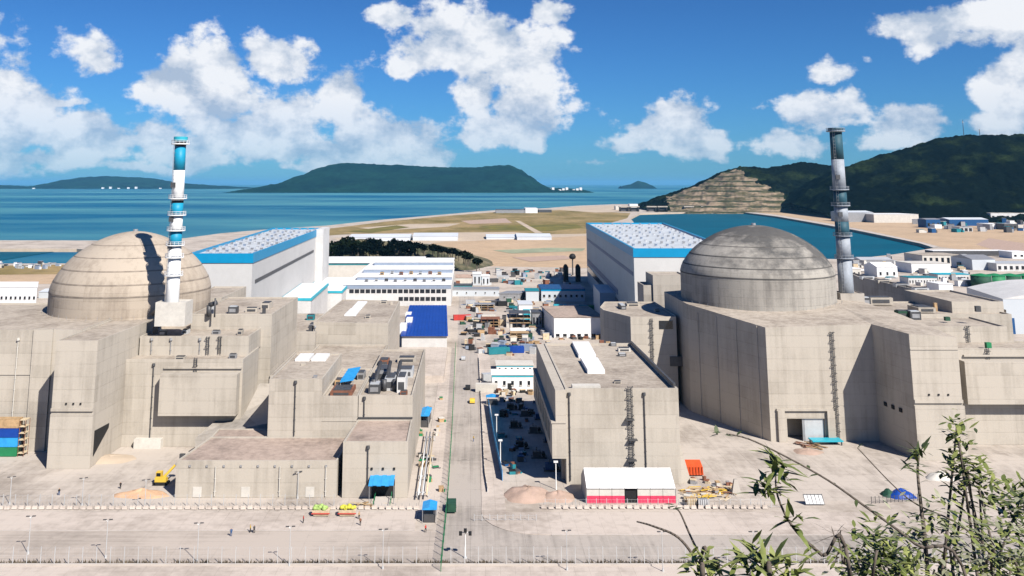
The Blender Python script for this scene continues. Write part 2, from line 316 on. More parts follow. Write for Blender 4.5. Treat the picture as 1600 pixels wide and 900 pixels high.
# ------------------------------------------------------------------ mesh helpers
class MB:
    def __init__(s): s.v = []; s.f = []; s.mi = []
    def add(s, vs, fs, mi=0):
        o = len(s.v); s.v += [tuple(p) for p in vs]
        for f in fs: s.f.append(tuple(i + o for i in f)); s.mi.append(mi)
        return s
    def box(s, x0, x1, y0, y1, z0, z1, mi=0):
        x0, x1 = min(x0, x1), max(x0, x1); y0, y1 = min(y0, y1), max(y0, y1)
        return s.add([(x0, y0, z0), (x1, y0, z0), (x1, y1, z0), (x0, y1, z0), (x0, y0, z1), (x1, y0, z1), (x1, y1, z1), (x0, y1, z1)],
                     [(3, 2, 1, 0), (4, 5, 6, 7), (0, 1, 5, 4), (1, 2, 6, 5), (2, 3, 7, 6), (3, 0, 4, 7)], mi)
    def obox(s, c, d, rz=0, mi=0, rx=0):                     # centre of the base, sizes, turn
        w, l, h = d; co, si = math.cos(rz), math.sin(rz); cx_, sx_ = math.cos(rx), math.sin(rx)
        vs = []
        for z in (0, h):
            for (x, y) in ((-w / 2, -l / 2), (w / 2, -l / 2), (w / 2, l / 2), (-w / 2, l / 2)):
                y2, z2 = y * cx_ - z * sx_, y * sx_ + z * cx_
                vs.append((c[0] + x * co - y2 * si, c[1] + x * si + y2 * co, c[2] + z2))
        return s.add(vs, [(3, 2, 1, 0), (4, 5, 6, 7), (0, 1, 5, 4), (1, 2, 6, 5), (2, 3, 7, 6), (3, 0, 4, 7)], mi)
    def prism(s, pts, z0, z1, mi=0, cap=True):
        if sum(a[0] * b[1] - b[0] * a[1] for a, b in zip(pts, pts[1:] + pts[:1])) < 0: pts = pts[::-1]
        n = len(pts); vs = [(p[0], p[1], z0) for p in pts] + [(p[0], p[1], z1) for p in pts]
        fs = [(i, (i + 1) % n, n + (i + 1) % n, n + i) for i in range(n)]
        if cap: fs += [tuple(range(n - 1, -1, -1)), tuple(range(n, 2 * n))]
        return s.add(vs, fs, mi)
    def tube(s, p0, p1, r0, r1=None, n=8, mi=0):
        r1 = r0 if r1 is None else r1; a, b = Vector(p0), Vector(p1); d = (b - a)
        if d.length < 1e-6: return s
        d.normalize(); u = d.cross((0, 0, 1) if abs(d.z) < .95 else (1, 0, 0)).normalized(); w = d.cross(u)
        vs = []
        for c, r in ((a, r0), (b, r1)):
            for i in range(n):
                t = 2 * PI * i / n; vs.append(c + u * (r * math.cos(t)) + w * (r * math.sin(t)))
        fs = [(i, (i + 1) % n, n + (i + 1) % n, n + i) for i in range(n)] + [tuple(range(n - 1, -1, -1)), tuple(range(n, 2 * n))]
        return s.add(vs, fs, mi)
    def lathe(s, c, prof, n=64, mi=0, cap=True):             # profile (r, z) from bottom to top
        vs = []; fs = []
        for (r, z) in prof:
            for i in range(n):
                t = 2 * PI * i / n; vs.append((c[0] + r * math.cos(t), c[1] + r * math.sin(t), c[2] + z))
        for k in range(len(prof) - 1):
            for i in range(n):
                j = (i + 1) % n; fs.append((k * n + i, k * n + j, (k + 1) * n + j, (k + 1) * n + i))
        if cap: fs.append(tuple(range(n - 1, -1, -1))); fs.append(tuple(range((len(prof) - 1) * n, len(prof) * n)))
        return s.add(vs, fs, mi)
    def build(s, name, mats, parent=None, smooth=False, origin=None):
        me = bpy.data.meshes.new(name)
        o3 = Vector(origin) if origin is not None else (parent.matrix_world_loc if False else (Vector(parent['_o']) if parent is not None else Vector((0, 0, 0))))
        me.from_pydata([(p[0] - o3.x, p[1] - o3.y, p[2] - o3.z) for p in s.v], [], s.f)
        for m in (mats if isinstance(mats, (list, tuple)) else [mats]): me.materials.append(MATS[m])
        me.polygons.foreach_set('material_index', s.mi)
        if smooth: me.polygons.foreach_set('use_smooth', [True] * len(me.polygons))
        me.validate(); me.update()
        ob = bpy.data.objects.new(name, me); COL.objects.link(ob)
        if parent is not None:
            ob.parent = parent
            if origin is not None: ob.location = o3 - Vector(parent['_o'])
            ob['_o'] = tuple(Vector(parent['_o']) if origin is None else o3)
        else:
            ob['_o'] = (0, 0, 0) if origin is None else tuple(o3)
            if origin is not None: ob.location = o3
        return ob
def M(): return MB()
def tag(o, label=None, cat=None, group=None, kind=None):
    for k, v in (('label', label), ('category', cat), ('group', group), ('kind', kind)):
        if v: o[k] = v
    return o
def T(name, label, cat, loc, group=None):
    o = bpy.data.objects.new(name, None); COL.objects.link(o); o.empty_display_size = .5
    loc = tuple(loc) + ((0,) if len(loc) == 2 else ()); o.location = loc; o['_o'] = loc
    return tag(o, label, cat, group)
def struct(mb, name, mats, smooth=False): return tag(mb.build(name, mats, None, smooth), kind='structure')
def copy_tree(o, parent=None, loc=None, rz=None):
    c = o.copy(); COL.objects.link(c); c.parent = parent
    if loc is not None: c.location = loc
    if rz is not None: c.rotation_euler = (0, 0, rz)
    for ch in list(o.children): copy_tree(ch, c)
    return c
def inset(pts, t):
    if sum(a[0] * b[1] - b[0] * a[1] for a, b in zip(pts, pts[1:] + pts[:1])) < 0: pts = pts[::-1]
    n = len(pts); out = []
    for i in range(n):
        a, b, c = Vector(pts[i - 1]), Vector(pts[i]), Vector(pts[(i + 1) % n])
        d1 = (b - a).normalized(); d2 = (c - b).normalized()
        n1 = Vector((-d1.y, d1.x)); n2 = Vector((-d2.y, d2.x))
        k = 1 + n1.dot(n2); out.append(tuple(b + (n1 + n2) * (t / max(k, .2))))
    return pts, out
def block(parent, pts, z0, z1, wall='conc', roof='conc_roof', par=.55, t=.45, wname='wall', rname='roof'):
    """walls with a parapet and a roof deck lying inside it"""
    pts, ins = inset([tuple(p[:2]) for p in pts], t); n = len(pts)
    vs = [(p[0], p[1], z0) for p in pts] + [(p[0], p[1], z1) for p in pts] + [(p[0], p[1], z1) for p in ins] + [(p[0], p[1], z1 - par) for p in ins]
    fs = [tuple(range(n - 1, -1, -1))]
    for k in range(3): fs += [(k * n + i, k * n + (i + 1) % n, (k + 1) * n + (i + 1) % n, (k + 1) * n + i) for i in range(n)]
    w = M().add(vs, fs).build(wname, wall, parent)
    r = M().add([(p[0], p[1], z1 - par + .01) for p in ins], [tuple(range(n))]).build(rname, roof, parent)
    return w, r
def rect(x0, x1, y0, y1): return [(x0, y0), (x1, y0), (x1, y1), (x0, y1)]
def sheet_pts(px, z): return [(*G(a, b, z), z) for a, b in px]
def sheet(name, px, z, m):
    p = sheet_pts(px, z); t = tessellate_polygon([[Vector(q) for q in p]])
    o = M()
    fs = []
    for a, b, c in t:
        cr = (p[b][0] - p[a][0]) * (p[c][1] - p[a][1]) - (p[b][1] - p[a][1]) * (p[c][0] - p[a][0])
        fs.append((a, b, c) if cr > 0 else (a, c, b))
    return struct(o.add(p, fs), name, m)
# ------------------------------------------------------------------ the setting: sea, land, roads
def land():
    outer = [(-900, 413), (118, 411.5), (135, 400), (150, 392), (120, 388.5), (-900, 389), (-900, 375), (100, 375.5), (200, 376), (290, 372), (345, 364.5), (420, 358), (510, 352.5), (560, 347), (600, 343),
             (660, 338), (700, 334.5), (740, 331), (780, 328), (850, 325.5), (900, 321.5), (960, 319), (1008, 319), (1040, 308), (1080, 300), (1200, 296.5), (2600, 296)]
    hole = [(985, 341), (1000, 333.5), (1080, 331.5), (1155, 331), (1215, 338.5), (1335, 359.5), (1440, 381), (1458, 387.5), (1400, 397), (1330, 405), (1220, 404), (1100, 396), (1010, 372)]
    A = [(*G(a, b), 0) for a, b in outer] + [(9000, -300, 0), (-9000, -300, 0)]
    B = [(*G(a, b), 0) for a, b in hole]
    t = tessellate_polygon([[Vector(q) for q in A], [Vector(q) for q in B]])
    P = A + B; m = M(); fs = []
    for a, b, c in t:
        cr = (P[b][0] - P[a][0]) * (P[c][1] - P[a][1]) - (P[b][1] - P[a][1]) * (P[c][0] - P[a][0])
        fs.append((a, b, c) if cr > 0 else (a, c, b))
    m.add(P, fs)
    for R in (A, B):                                        # banks and quay walls down to the water
        n = len(R)
        m.add([p for p in R] + [(p[0], p[1], -9) for p in R], [(i, (i + 1) % n, n + (i + 1) % n, n + i) for i in range(n)], 1)
    struct(m, 'ground', ['ground', 'sand_pale'])
    q = M().add([(x, y, -4.0) for x, y, _ in B], [tuple(range(len(B)))])
    bx = [p[0] for p in B]; by = [p[1] for p in B]
    struct(M().add([(min(bx) - 9, min(by) - 9, -3.6), (max(bx) + 9, min(by) - 9, -3.6), (max(bx) + 9, max(by) + 9, -3.6), (min(bx) - 9, max(by) + 9, -3.6)], [(0, 1, 2, 3)]), 'harbour_water', 'basin')
    y0, y1 = G(0, 416)[1], G(0, 386)[1]
    struct(M().add([(-3000, y0, -3.6), (-500, y0, -3.6), (-500, y1, -3.6), (-3000, y1, -3.6)], [(0, 1, 2, 3)]), 'harbour_water', 'basin')
land()
S = 90000
struct(M().add([(-S, -2000, -4), (S, -2000, -4), (S, S, -4), (-S, S, -4)], [(0, 1, 2, 3)]), 'sea', 'sea')
# ground cover patches, each a little above the one below
sheet('sand_terrace', [(690, 372), (915, 362), (1000, 372), (1100, 398), (1000, 420), (760, 416), (640, 400)], .03, 'sand')
sheet('sand_strip', [(520, 372), (640, 364), (915, 360), (930, 368), (700, 378), (560, 388)], .06, 'sand_pale')
sheet('grass_field', [(512, 368), (516, 357), (600, 346.5), (700, 337), (780, 331), (880, 328), (985, 333), (980, 341), (940, 352), (915, 365), (850, 366), (800, 362.5), (640, 363.5), (540, 366)], .1, 'field')
sheet('bare_patch', [(560, 356), (640, 350), (720, 349), (700, 354), (600, 360)], .13, 'sand_pale')
sheet('bare_patch', [(720, 345), (790, 341), (800, 348), (735, 350)], .15, 'soil_pink')
sheet('green_patch', [(750, 353), (900, 350), (912, 356), (860, 361), (770, 360)], .17, 'scrub_dry')
sheet('green_patch', [(540, 362), (620, 352), (640, 355), (580, 364)], .19, 'scrub_dry')
sheet('green_patch', [(770, 391), (860, 387), (915, 388), (910, 392), (800, 396)], .21, 'scrub_pale')
sheet('bare_patch', [(800, 402), (880, 399), (900, 404), (830, 409)], .23, 'soil_pink')
sheet('dirt_track', [(805, 345), (812, 345), (848, 364), (836, 364)], .25, 'sand_pale')
sheet('sandbar', [(860, 327), (905, 322.5), (985, 320.5), (1000, 326), (985, 331), (930, 332)], .27, 'sand_pale')
sheet('sand_quay', [(1160, 329.5), (1218, 336), (1337, 356.5), (1445, 379), (1470, 386), (1600, 402), (1900, 430), (1900, 372), (1600, 352), (1420, 345), (1300, 331), (1200, 326)], .05, 'sand')
sheet('quay_edge', [(1155, 329.6), (1215, 336.6), (1335, 357.2), (1440, 378.5), (1465, 386.2), (1459, 387), (1438, 380.2), (1334, 358.8), (1214, 338), (1155, 330.6)], .35, 'kerb')
sheet('earth_patch', [(1525, 382), (1545, 372), (1600, 380), (1600, 398), (1560, 392)], .12, 'soil_pink')
sheet('sandbank', [(-60, 416), (122, 413), (122, 424), (100, 429), (-60, 431)], .05, 'field')
sheet('sand_lot', [(-60, 430), (122, 428), (122, 443), (-60, 445)], .07, 'sand')
# roads
def strip(name, pts, z, m):
    t = tessellate_polygon([[Vector((*p, z)) for p in pts]]); P = [(*p, z) for p in pts]; fs = []
    for a, b, c in t:
        cr = (P[b][0] - P[a][0]) * (P[c][1] - P[a][1]) - (P[b][1] - P[a][1]) * (P[c][0] - P[a][0])
        fs.append((a, b, c) if cr > 0 else (a, c, b))
    return struct(M().add(P, fs), name, m)
YK, YB = 213.0, 196.0
strip('yard', [(-320, 224), (-12, 224), (-12, 460), (-320, 460)], .004, 'yard')
strip('yard', [(8, 232), (360, 232), (360, 460), (8, 460)], .004, 'yard')
strip('road', [(-6.2, YB), (3.6, YB), (3.6, 222), (2.9, 420), (2.6, 700), (-8.6, 700), (-6.0, 420)], .012, 'road')
def arc(cx, cy, r, a0, a1, n=10): return [(cx + r * math.cos(a0 + (a1 - a0) * i / n), cy + r * math.sin(a0 + (a1 - a0) * i / n)) for i in range(n + 1)]
strip('road', [(-6.2, YB + .1), (300, YB + .1), (300, 210.5), (18, 210.5)] + arc(16, 224, 13.4, -PI / 2, -PI, 10) + [(2.6, 232), (-6.2, 232)], .016, 'road')
strip('road_pale', [(-300, YB), (-6.2, YB), (-6.2, YK), (-300, YK)], .010, 'road_pale')
def raised(name, pts, h, m):
    pts2 = pts; return struct(M().prism([tuple(p) for p in pts2], 0, h), name, m)
raised('pavement', [(-300, YK), (-12.5, YK), (-12.5, 224), (-300, 224)], .13, 'pavement')
raised('pavement', [(18, 210.5), (300, 210.5), (300, 224), (8.5, 224.0), (8.5, 420), (3.2, 420), (2.75, 232)] + arc(16, 224, 13.4, -PI, -PI / 2, 10)[:-1], .13, 'pavement')
raised('pavement', [(-12.5, 224), (-6.4, 224), (-6.4, 400), (-12.5, 400)], .13, 'pavement')
def kerb_line(x0, x1, y0, y1):
    k = struct(M().box(x0, x1, y0 + .05, y1 - .05, 0, .10), 'kerb', 'kerb'); n = int((x1 - x0) / 2.0)
    me = None
    for i in range(n):                                      # single kerb stones, joints left open
        if me is None:
            st = M().box(.03, 1.97, 0, y1 - y0, .10, .17).build('kerb_stone', 'kerb', k); me = st
        else: st = me.copy(); COL.objects.link(st)
        st.location = (x0 + 2.0 * i, y0, 0)
    return k
kerb_line(-125, -12.5, YK - .35, YK)
kerb_line(18, 118, 210.15, 210.5)
strip('verge', [(-300, 150), (300, 150), (300, YB - 1.6), (-300, YB - 1.6)], .02, 'pavement')
struct(M().box(-300, 300, YB - 1.4, YB - .9, 0, .35), 'kerb', 'kerb')
def weed_strip():                                           # dry weeds along the foot of the near fence
    rr = random.Random(9); m = M()
    for i in range(5200):
        x = rr.uniform(-125, 115); y = YB - .85 + abs(rr.gauss(0, .45)); h = rr.uniform(.25, 1.0) * (1 if noise.noise((x * .2, 0, 0)) > -.25 else .35); a = rr.uniform(0, PI); dx, dy = math.cos(a) * .13, math.sin(a) * .13
        m.add([(x - dx, y - dy, 0), (x + dx, y + dy, 0), (x + dx * .2 + rr.uniform(-.2, .2), y + rr.uniform(-.2, .2), h)], [(0, 1, 2)])
    o = m.build('dry_weeds', 'weeds'); tag(o, 'dry brown weeds along the foot of the near fence', 'weeds', None, 'stuff')
weed_strip()
# the lookout hill under the camera
def lookout():
    m = M(); nx, ny = 40, 46; vs = []
    for j in range(ny + 1):
        y = -20 + 190 * j / ny
        for i in range(nx + 1):
            x = -90 + 180 * i / nx
            z = min(75.2, 74.6 - .475 * max(y, 0)) + noise.noise((x * .15, y * .15, 3)) * .5 - abs(x) * .02
            vs.append((x, y, max(z, -.3)))
    fs = [(j * (nx + 1) + i, j * (nx + 1) + i + 1, (j + 1) * (nx + 1) + i + 1, (j + 1) * (nx + 1) + i) for j in range(ny) for i in range(nx)]
    struct(m.add(vs, fs), 'lookout_hill', 'slope', True)
lookout()
# hills and islands: crest line read from the photo, real distance and depth
def interp(c, x):
    if x <= c[0][0]: return c[0][1]
    for a, b in zip(c, c[1:]):
        if x <= b[0]:
            t = (x - a[0]) / (b[0] - a[0]); t = t * t * (3 - 2 * t) * .5 + t * .5
            return a[1] + (b[1] - a[1]) * t
    return c[-1][1]
def hill(name, crest, Yc, front, back, m, amp, ns, nu, nv, bench=None, tree=0.0):
    u0, u1 = crest[0][0], crest[-1][0]; vs = []; mi = []
    for j in range(nv + 1):
        w = -1 + 2 * j / nv; Y = Yc + (w * front if w < 0 else w * back)
        for i in range(nu + 1):
            px = u0 + (u1 - u0) * i / nu
            x, y, z = ray(px, interp(crest, px)); X = x / y * Yc; zc = CH + z / y * Yc
            sh = (1 - abs(w)) ** 0.85 if w < 0 else math.cos(w * PI / 2)
            edge = min(1, i / 4, (nu - i) / 4)
            n = noise.fractal((X * ns, Y * ns, 1.7), .9, 2.1, 5)
            Z = (zc + 6) * sh * (1 + amp * n * (1 - sh * sh)) - 6
            Z += tree * (noise.noise((X * .035, Y * .035, Z * .02)) + .7 * noise.noise((X * .11, Y * .11, 4))) * edge
            if bench:
                k = bench(px, Z, w)
                if k > 0: k *= .55; st = 14.0; q = math.floor(Z / st) * st; fr = (Z - q) / st; Z = Z * (1 - k) + k * (q + st * min(1, max(0, (fr - .55) / .4)))
            vs.append((X * (Y / Yc) ** .35, Y, Z))
    fs = [(j * (nu + 1) + i, j * (nu + 1) + i + 1, (j + 1) * (nu + 1) + i + 1, (j + 1) * (nu + 1) + i) for j in range(nv) for i in range(nu)]
    mb = M(); mb.v = vs; mb.f = fs
    if bench:
        for f in fs:
            i = f[0] % (nu + 1); j = f[0] // (nu + 1); px = u0 + (u1 - u0) * i / nu; w = -1 + 2 * j / nv
            mb.mi.append(1 if bench(px + 14 * noise.noise((i * .11, j * .13, 5)), vs[f[0]][2], w) > .45 else 0)
    else: mb.mi = [0] * len(fs)
    return struct(mb, name, m, True)
def quarry_zone(px, z, w):
    if w > -.04: return 0
    c = 1218 - z * .55 + 5 * math.sin(z * .3)
    lft = 1018 + z * .62
    return max(0, min(1, (c - px) / 10)) * max(0, min(1, (px - lft) / 10))
hill('hills', [(1000, 322), (1012, 317), (1040, 306), (1075, 295), (1110, 279), (1130, 268), (1155, 260.5), (1175, 262), (1200, 262), (1232, 257), (1258, 253.5), (1290, 257), (1330, 264), (1370, 275), (1420, 296), (1440, 310)], 2750, 330, 400, ['forest', 'quarry'], .25, .004, 260, 120, quarry_zone, 5)
hill('hills', [(1240, 318), (1268, 296), (1300, 275), (1325, 262), (1350, 253), (1390, 240), (1430, 229), (1470, 217), (1510, 212), (1560, 211.5), (1620, 210), (1700, 206), (1780, 212), (1900, 232), (2050, 275), (2200, 315)], 2350, 560, 700, ['forest'], .55, .0035, 420, 120, None, 6)
hill('island', [(372, 300), (395, 294), (430, 288), (470, 274), (495, 263), (520, 256.5), (545, 254.5), (575, 256), (620, 257.5), (660, 260), (700, 261.5), (740, 261.5), (775, 258.5), (795, 257.5), (812, 264), (830, 276), (846, 288), (860, 294), (890, 295), (912, 296.5)], 9300, 1300, 1500, ['forest_far_hazed'], .35, .0011, 150, 40, None, 10)
hill('island', [(-300, 291), (-100, 287), (0, 289.5), (40, 293), (70, 288), (100, 281), (130, 277), (165, 275), (200, 276.5), (240, 279), (265, 284), (300, 288), (345, 291), (395, 294)], 15500, 1500, 2000, ['forest_far_hazed'], .3, .0007, 120, 24, None, 14)
hill('island', [(970, 291), (985, 288), (997, 282.5), (1006, 284.5), (1020, 290)], 15000, 500, 500, ['forest_far_hazed'], .2, .002, 30, 12)
hill('wooded_knoll', [(470, 404), (500, 388), (525, 378), (560, 375), (600, 377), (640, 381), (680, 384), (705, 388), (730, 396), (752, 405), (775, 415)], 870, 75, 110, ['knoll'], .3, .02, 90, 30, None, 1.2)
# ------------------------------------------------------------------ reactor buildings
def dome(cx, cy, r, zb, zs, za, m, label):
    t = T('reactor_building', label, 'reactor building', (cx, cy, 0), 'domed reactor buildings')
    n = 96
    M().lathe((cx, cy, 0), [(r, zb - 5), (r, zb + 1.6)], n, cap=False).build('base_ring', m, t, True)
    for k in range(3):                                       # the drum is cast in lifts
        z0, z1 = zb + 1.6 + (zs - zb - 1.6) * k / 3, zb + 1.6 + (zs - zb - 1.6) * (k + 1) / 3
        M().lathe((cx, cy, 0), [(r - .02 * k, z0), (r - .02 * k, z1)], n, cap=False).build('drum_ring', m, t, True)
    # shell cast in rings, steep at the spring and flatter to the top
    def rz(a):                      # a from 0 (spring) to 1 (top)
        t_ = 1 - (1 - a) ** 1.6
        return max(.001, r * (1 - t_ ** 1.6) ** .54), zs + (za - zs) * t_
    cuts = [0, .12, .27, .43, .62, 1.0]
    for k in range(5):
        a0, a1 = cuts[k], cuts[k + 1]; pr = []
        for i in range(13):
            q = rz(a0 + (a1 - a0) * i / 12); pr.append((q[0], q[1]))
        pr = [(p_[0] - .04 * (k % 2), p_[1] - .03 * (k % 2)) for p_ in pr]; pr[-1] = (max(.001, pr[-1][0]), pr[-1][1])
        M().lathe((cx, cy, 0), pr, n, cap=False).build('dome_ring' if k < 4 else 'dome_cap', m, t, True)
    for k, a in enumerate(cuts[:-1]):
        q0, q1 = rz(a), rz(a + .012); M().lathe((cx, cy, 0), [(q0[0] + .05, q0[1] - .08), (q1[0] + .05, q1[1] + .02)], n, cap=False).build('ring_joint', 'seam' if m == 'conc_dome' else 'seam_old', t, True)
    tp = M(); tp.tube((cx, cy, za - .3), (cx, cy, za + .7), .9, .8, 12); tp.build('vent_cap', 'steel', t)
    rl = M()
    for i in range(48):
        a = 2 * PI * i / 48; rl.tube((cx + (r + 1.6) * math.cos(a), cy + (r + 1.6) * math.sin(a), zb), (cx + (r + 1.6) * math.cos(a), cy + (r + 1.6) * math.sin(a), zb + 1.1), .05, n=4)
    o = rl.build('railing', 'steel', t); tag(o, kind='stuff')
    return t
RX, RY = 104.1, 330.3; LX, LY = -120.0, 322.4; RR = 26.9
dome(LX, LY, RR, 33.5, 40.2, 60.2, 'conc_dome', 'beige domed reactor building crossed by the shadow of the white and blue stack')
dome(RX, RY, RR, 35.5, 45.2, 62.0, 'conc_dome_old', 'grey domed reactor building with dark mould stains beside the grey stack')
# ------------------------------------------------------------------ vent stacks
def stack(cx, cy, zb, edges, mats, r, label, ped):
    t = T('vent_stack', label, 'chimney', (cx, cy, zb), 'ventilation stacks')
    for k in range(len(edges) - 1):
        rr = lambda z: r * (1.12 - .2 * (z - zb) / (edges[-1] - zb))
        o = M().lathe((cx, cy, 0), [(rr(edges[k]), edges[k]), (rr(edges[k + 1]), edges[k + 1])], 28).build('shaft_section', mats[k], t, True)
    for z in ped[1]:
        p = M(); p.lathe((cx, cy, z), [(r * 1.0, 0), (r + 1.0, .05), (r + 1.0, .35), (r, .36)], 24)
        for i in range(14):
            a = 2 * PI * i / 14; p.tube((cx + (r + .9) * math.cos(a), cy + (r + .9) * math.sin(a), z + .3), (cx + (r + .9) * math.cos(a), cy + (r + .9) * math.sin(a), z + 1.4), .05, n=4)
        p.lathe((cx, cy, z + 1.3), [(r + .82, 0), (r + .98, 0), (r + .98, .1), (r + .82, .1), (r + .82, 0)], 20, cap=False)
        pf = p.build('platform', ped[2], t); rb = M(); rb.lathe((cx, cy, z + .8), [(r + .86, 0), (r + .96, 0), (r + .96, .08), (r + .86, .08), (r + .86, 0)], 20, cap=False); rb.build('railing', ped[2], pf)
    M().lathe((cx, cy, edges[-1]), [(r * .95, -1.2), (r + .3, -1.0), (r + .3, .25), (r * .8, .26), (r * .8, -.6)], 28).build('rim', ped[3], t)
    ld = M()
    for sx in (-.35, .35): ld.tube((cx + sx - r * .8, cy - r * .92, zb), (cx + sx - r * .65, cy - r * .75, edges[-1]), .06, n=4)
    for i in range(int((edges[-1] - zb) / 1.2)):
        f = i * 1.2 / (edges[-1] - zb); x = cx - r * (.8 - .15 * f); y = cy - r * (.92 - .17 * f); ld.box(x - .35, x + .35, y - .04, y + .04, zb + i * 1.2, zb + i * 1.2 + .07)
    ld.build('ladder', 'steel', t)
    for i, z in enumerate(ped[4]): M().obox((cx - r * .55, cy - r * 1.02, z), (1.5, .5, 1.6)).build('hatch', 'steel_dark', t)
    return t
def zpx(y, Y): return D(735, y, Y)[1]
sy = 288.0; sx = D(276, 340, sy)[0]
ed = [34] + [zpx(y, sy) for y in (384, 361, 337, 317, 313, 266, 229, 222, 215)]
tl = stack(sx, sy, 34, ed, ['stack_white', 'stack_blue', 'stack_white', 'stack_blue', 'black', 'stack_white', 'stack_blue', 'black', 'stack_blue'], 1.9, 'bright blue and white banded vent stack on a white plinth by the clean dome', (0, [zpx(y, sy) for y in (431, 403, 384, 361, 337, 311, 226)], 'white', 'cyan_edge', [zpx(y, sy) for y in (346, 293, 388)]))
block(tl, rect(sx - 4.0, sx + 5.4, sy - 3.6, sy + 4), 33.2, 40.4, 'offwhite', 'offwhite', .3, .3, 'plinth', 'plinth_top')
sy = 331.0; sx = D(1314, 330, sy)[0]
ed = [35] + [zpx(y, sy) for y in (404, 369, 346, 322, 298, 249, 208, 201)]
tr = stack(sx, sy, 35, ed, ['stack_white_dim', 'stack_white_dim', 'stack_blue_dim', 'stack_white_dim', 'stack_blue_dim', 'stack_white_dim', 'stack_blue_dim', 'stack_blue_dim'], 2.35, 'vent stack with white and blue bands toned down for shade, standing behind the stained dome', (0, [zpx(y, sy) for y in (404, 369, 322, 297, 206)], 'stack_white_dim', 'stack_blue_dim', [zpx(y, sy) for y in (280, 338)]))
block(tr, rect(sx - 3.6, sx + 5, sy - 3.4, sy + 4), 33, 38, 'conc_b', 'conc_roof', .3, .3, 'plinth', 'plinth_top')
# ------------------------------------------------------------------ wall fittings
def downpipe(par, x, y, z0, z1, m='steel_dark', r=.16, lamp=True):
    p = M(); p.tube((x, y - .25, z0), (x, y - .25, z1), r, n=6)
    for i in range(int((z1 - z0) / 3)): p.obox((x, y - .15, z0 + 1 + i * 3), (.5, .3, .14))
    o = p.build('downpipe', m, par)
    if lamp: M().tube((x, y - .25, z1), (x, y - .25, z1 + .7), .5, .42, 8).build('hopper', m, o)
    return o
def ladder(par, x, y, z0, z1, m='steel_dark', w=.8):
    p = M()
    for s in (-1, 1): p.box(x + s * w / 2 - .07, x + s * w / 2 + .07, y - .45, y - .3, z0, z1)
    z = z0 + .3
    while z < z1: p.box(x - w / 2, x + w / 2, y - .42, y - .33, z, z + .12); z += .6
    z = z0 + 2.5
    while z < z1:
        p.box(x - w / 2 - .2, x + w / 2 + .2, y - 1.1, y - 1.0, z, z + .15); p.box(x - w / 2 - .2, x - w / 2 - .1, y - 1.1, y, z, z + .12); p.box(x + w / 2 + .1, x + w / 2 + .2, y - 1.1, y, z, z + .12); z += 2.4
    return p.build('ladder', m, par)
def ledge(par, x0, x1, y, z, d=.4, h=.5, m='conc'): return M().box(x0, x1, y - d, y - .003, z, z + h).build('ledge', m, par)
def vents(par, x0, x1, y, z, n, s=.45, m='black'):
    for i in range(n):
        x = x0 + (x1 - x0) * (i / (n - 1) if n > 1 else .5); M().obox((x, y - .1, z), (s, .3, s)).build('vent', m, par)
def roofbox(par, x, y, z, w, l, h, m='steel', name='roof_unit'):
    o = M().obox((x, y, z), (w, l, h)).build(name, m, par)
    if min(w, l) > 1.3 and h < 8: M().obox((x, y, z + h), (w * .8, l * .7, .25)).build('fan_cowl', 'steel_dark' if m != 'steel_dark' else 'galv', o); M().obox((x, y - l / 2 - .06, z + h * .25), (w * .7, .1, h * .5)).build('grille', 'steel_dark' if m != 'steel_dark' else 'steel', o)
    return o
# ------------------------------------------------------------------ left nuclear island
t = T('safeguard_building', 'massive pale concrete block in front of the clean dome with stepped corner', 'concrete building', (-150, 270, 0))
block(t, [(-215, 273), (-116, 273), (-116, 333), (-215, 333)], 0, 34, 'conc', 'conc_roof')
block(t, [(-116, 257), (-104.4, 257), (-103, 291), (-103, 300), (-116, 300)], 0, 33.6, 'conc', 'conc_roof', .4)
M().prism([(-115.9, 256.3), (-104.1, 256.3), (-104.1, 257), (-115.9, 257)], 0, 14.2).build('plinth_wall', 'conc', t)
ledge(t, -116, -104.4, 257, 14.9, .5, .8)
vents(t, -112, -108, 257, 16.6, 3)
M().prism([(-130, 272.4), (-124.2, 272.4), (-124.2, 273), (-130, 273)], 0, 34.3).build('pilaster', 'conc', t)
downpipe(t, -134.5, 273, 1, 31, 'offwhite', .14)
dk = [(D(150, 673, 258.5), 258.5), (D(179, 661, 267.5), 267.5), (D(178, 668, 267.3), 267.3), (D(150, 713, 258.5), 258.5)]
M().add([(-104.36 + (y - 257) * .041 + e, y, max(z, .1)) for e in (.0, .12) for ((x, z), y) in dk], [(3, 2, 1, 0), (4, 5, 6, 7), (0, 1, 5, 4), (1, 2, 6, 5), (2, 3, 7, 6), (3, 0, 4, 7)]).build('opening_shade', 'black', t)  # black plate on the wall paints the shade inside an opening
ledge(t, -215, -130, 273, 21.2, .25, .4)
t2 = T('fuel_building', 'stepped concrete building with a big hanging wall panel, right of the clean dome', 'concrete building', (-85, 285, 0))
block(t2, rect(-103.9, -68.4, 277, 297), 0, 24.8, 'conc', 'conc_roof', .4)
block(t2, rect(-102.7, -68.8, 285, 330), 24.4, 30.2, 'conc', 'conc_roof', .5)
block(t2, rect(-92, -65.4, 301, 345), 0, 34.6, 'conc', 'conc_roof', .5)
xa, za = D(250, 585, 273.4); xb, zb = D(368, 650, 273.4)
M().prism([(xa, 273.4), (xb, 273.4), (xb, 276.99), (xa, 276.99)], zb, za).build('hanging_panel', 'conc', t2)
M().box(xa, -68.6, 276.4, 276.99, za + 1.0, za + 1.5).build('ledge', 'conc', t2)
for x in (-99, -93, -84): downpipe(t2, x, 285, 25, 29, 'steel', .12)
ladder(t2, -81.5, 285, 24.8, 30.2); ladder(t2, -77.8, 285, 25, 30.2)
ladder(t2, D(306, 570, 277)[0], 277, 20.5, 25.4)
downpipe(t2, D(240, 580, 277)[0], 277, 1, 23)
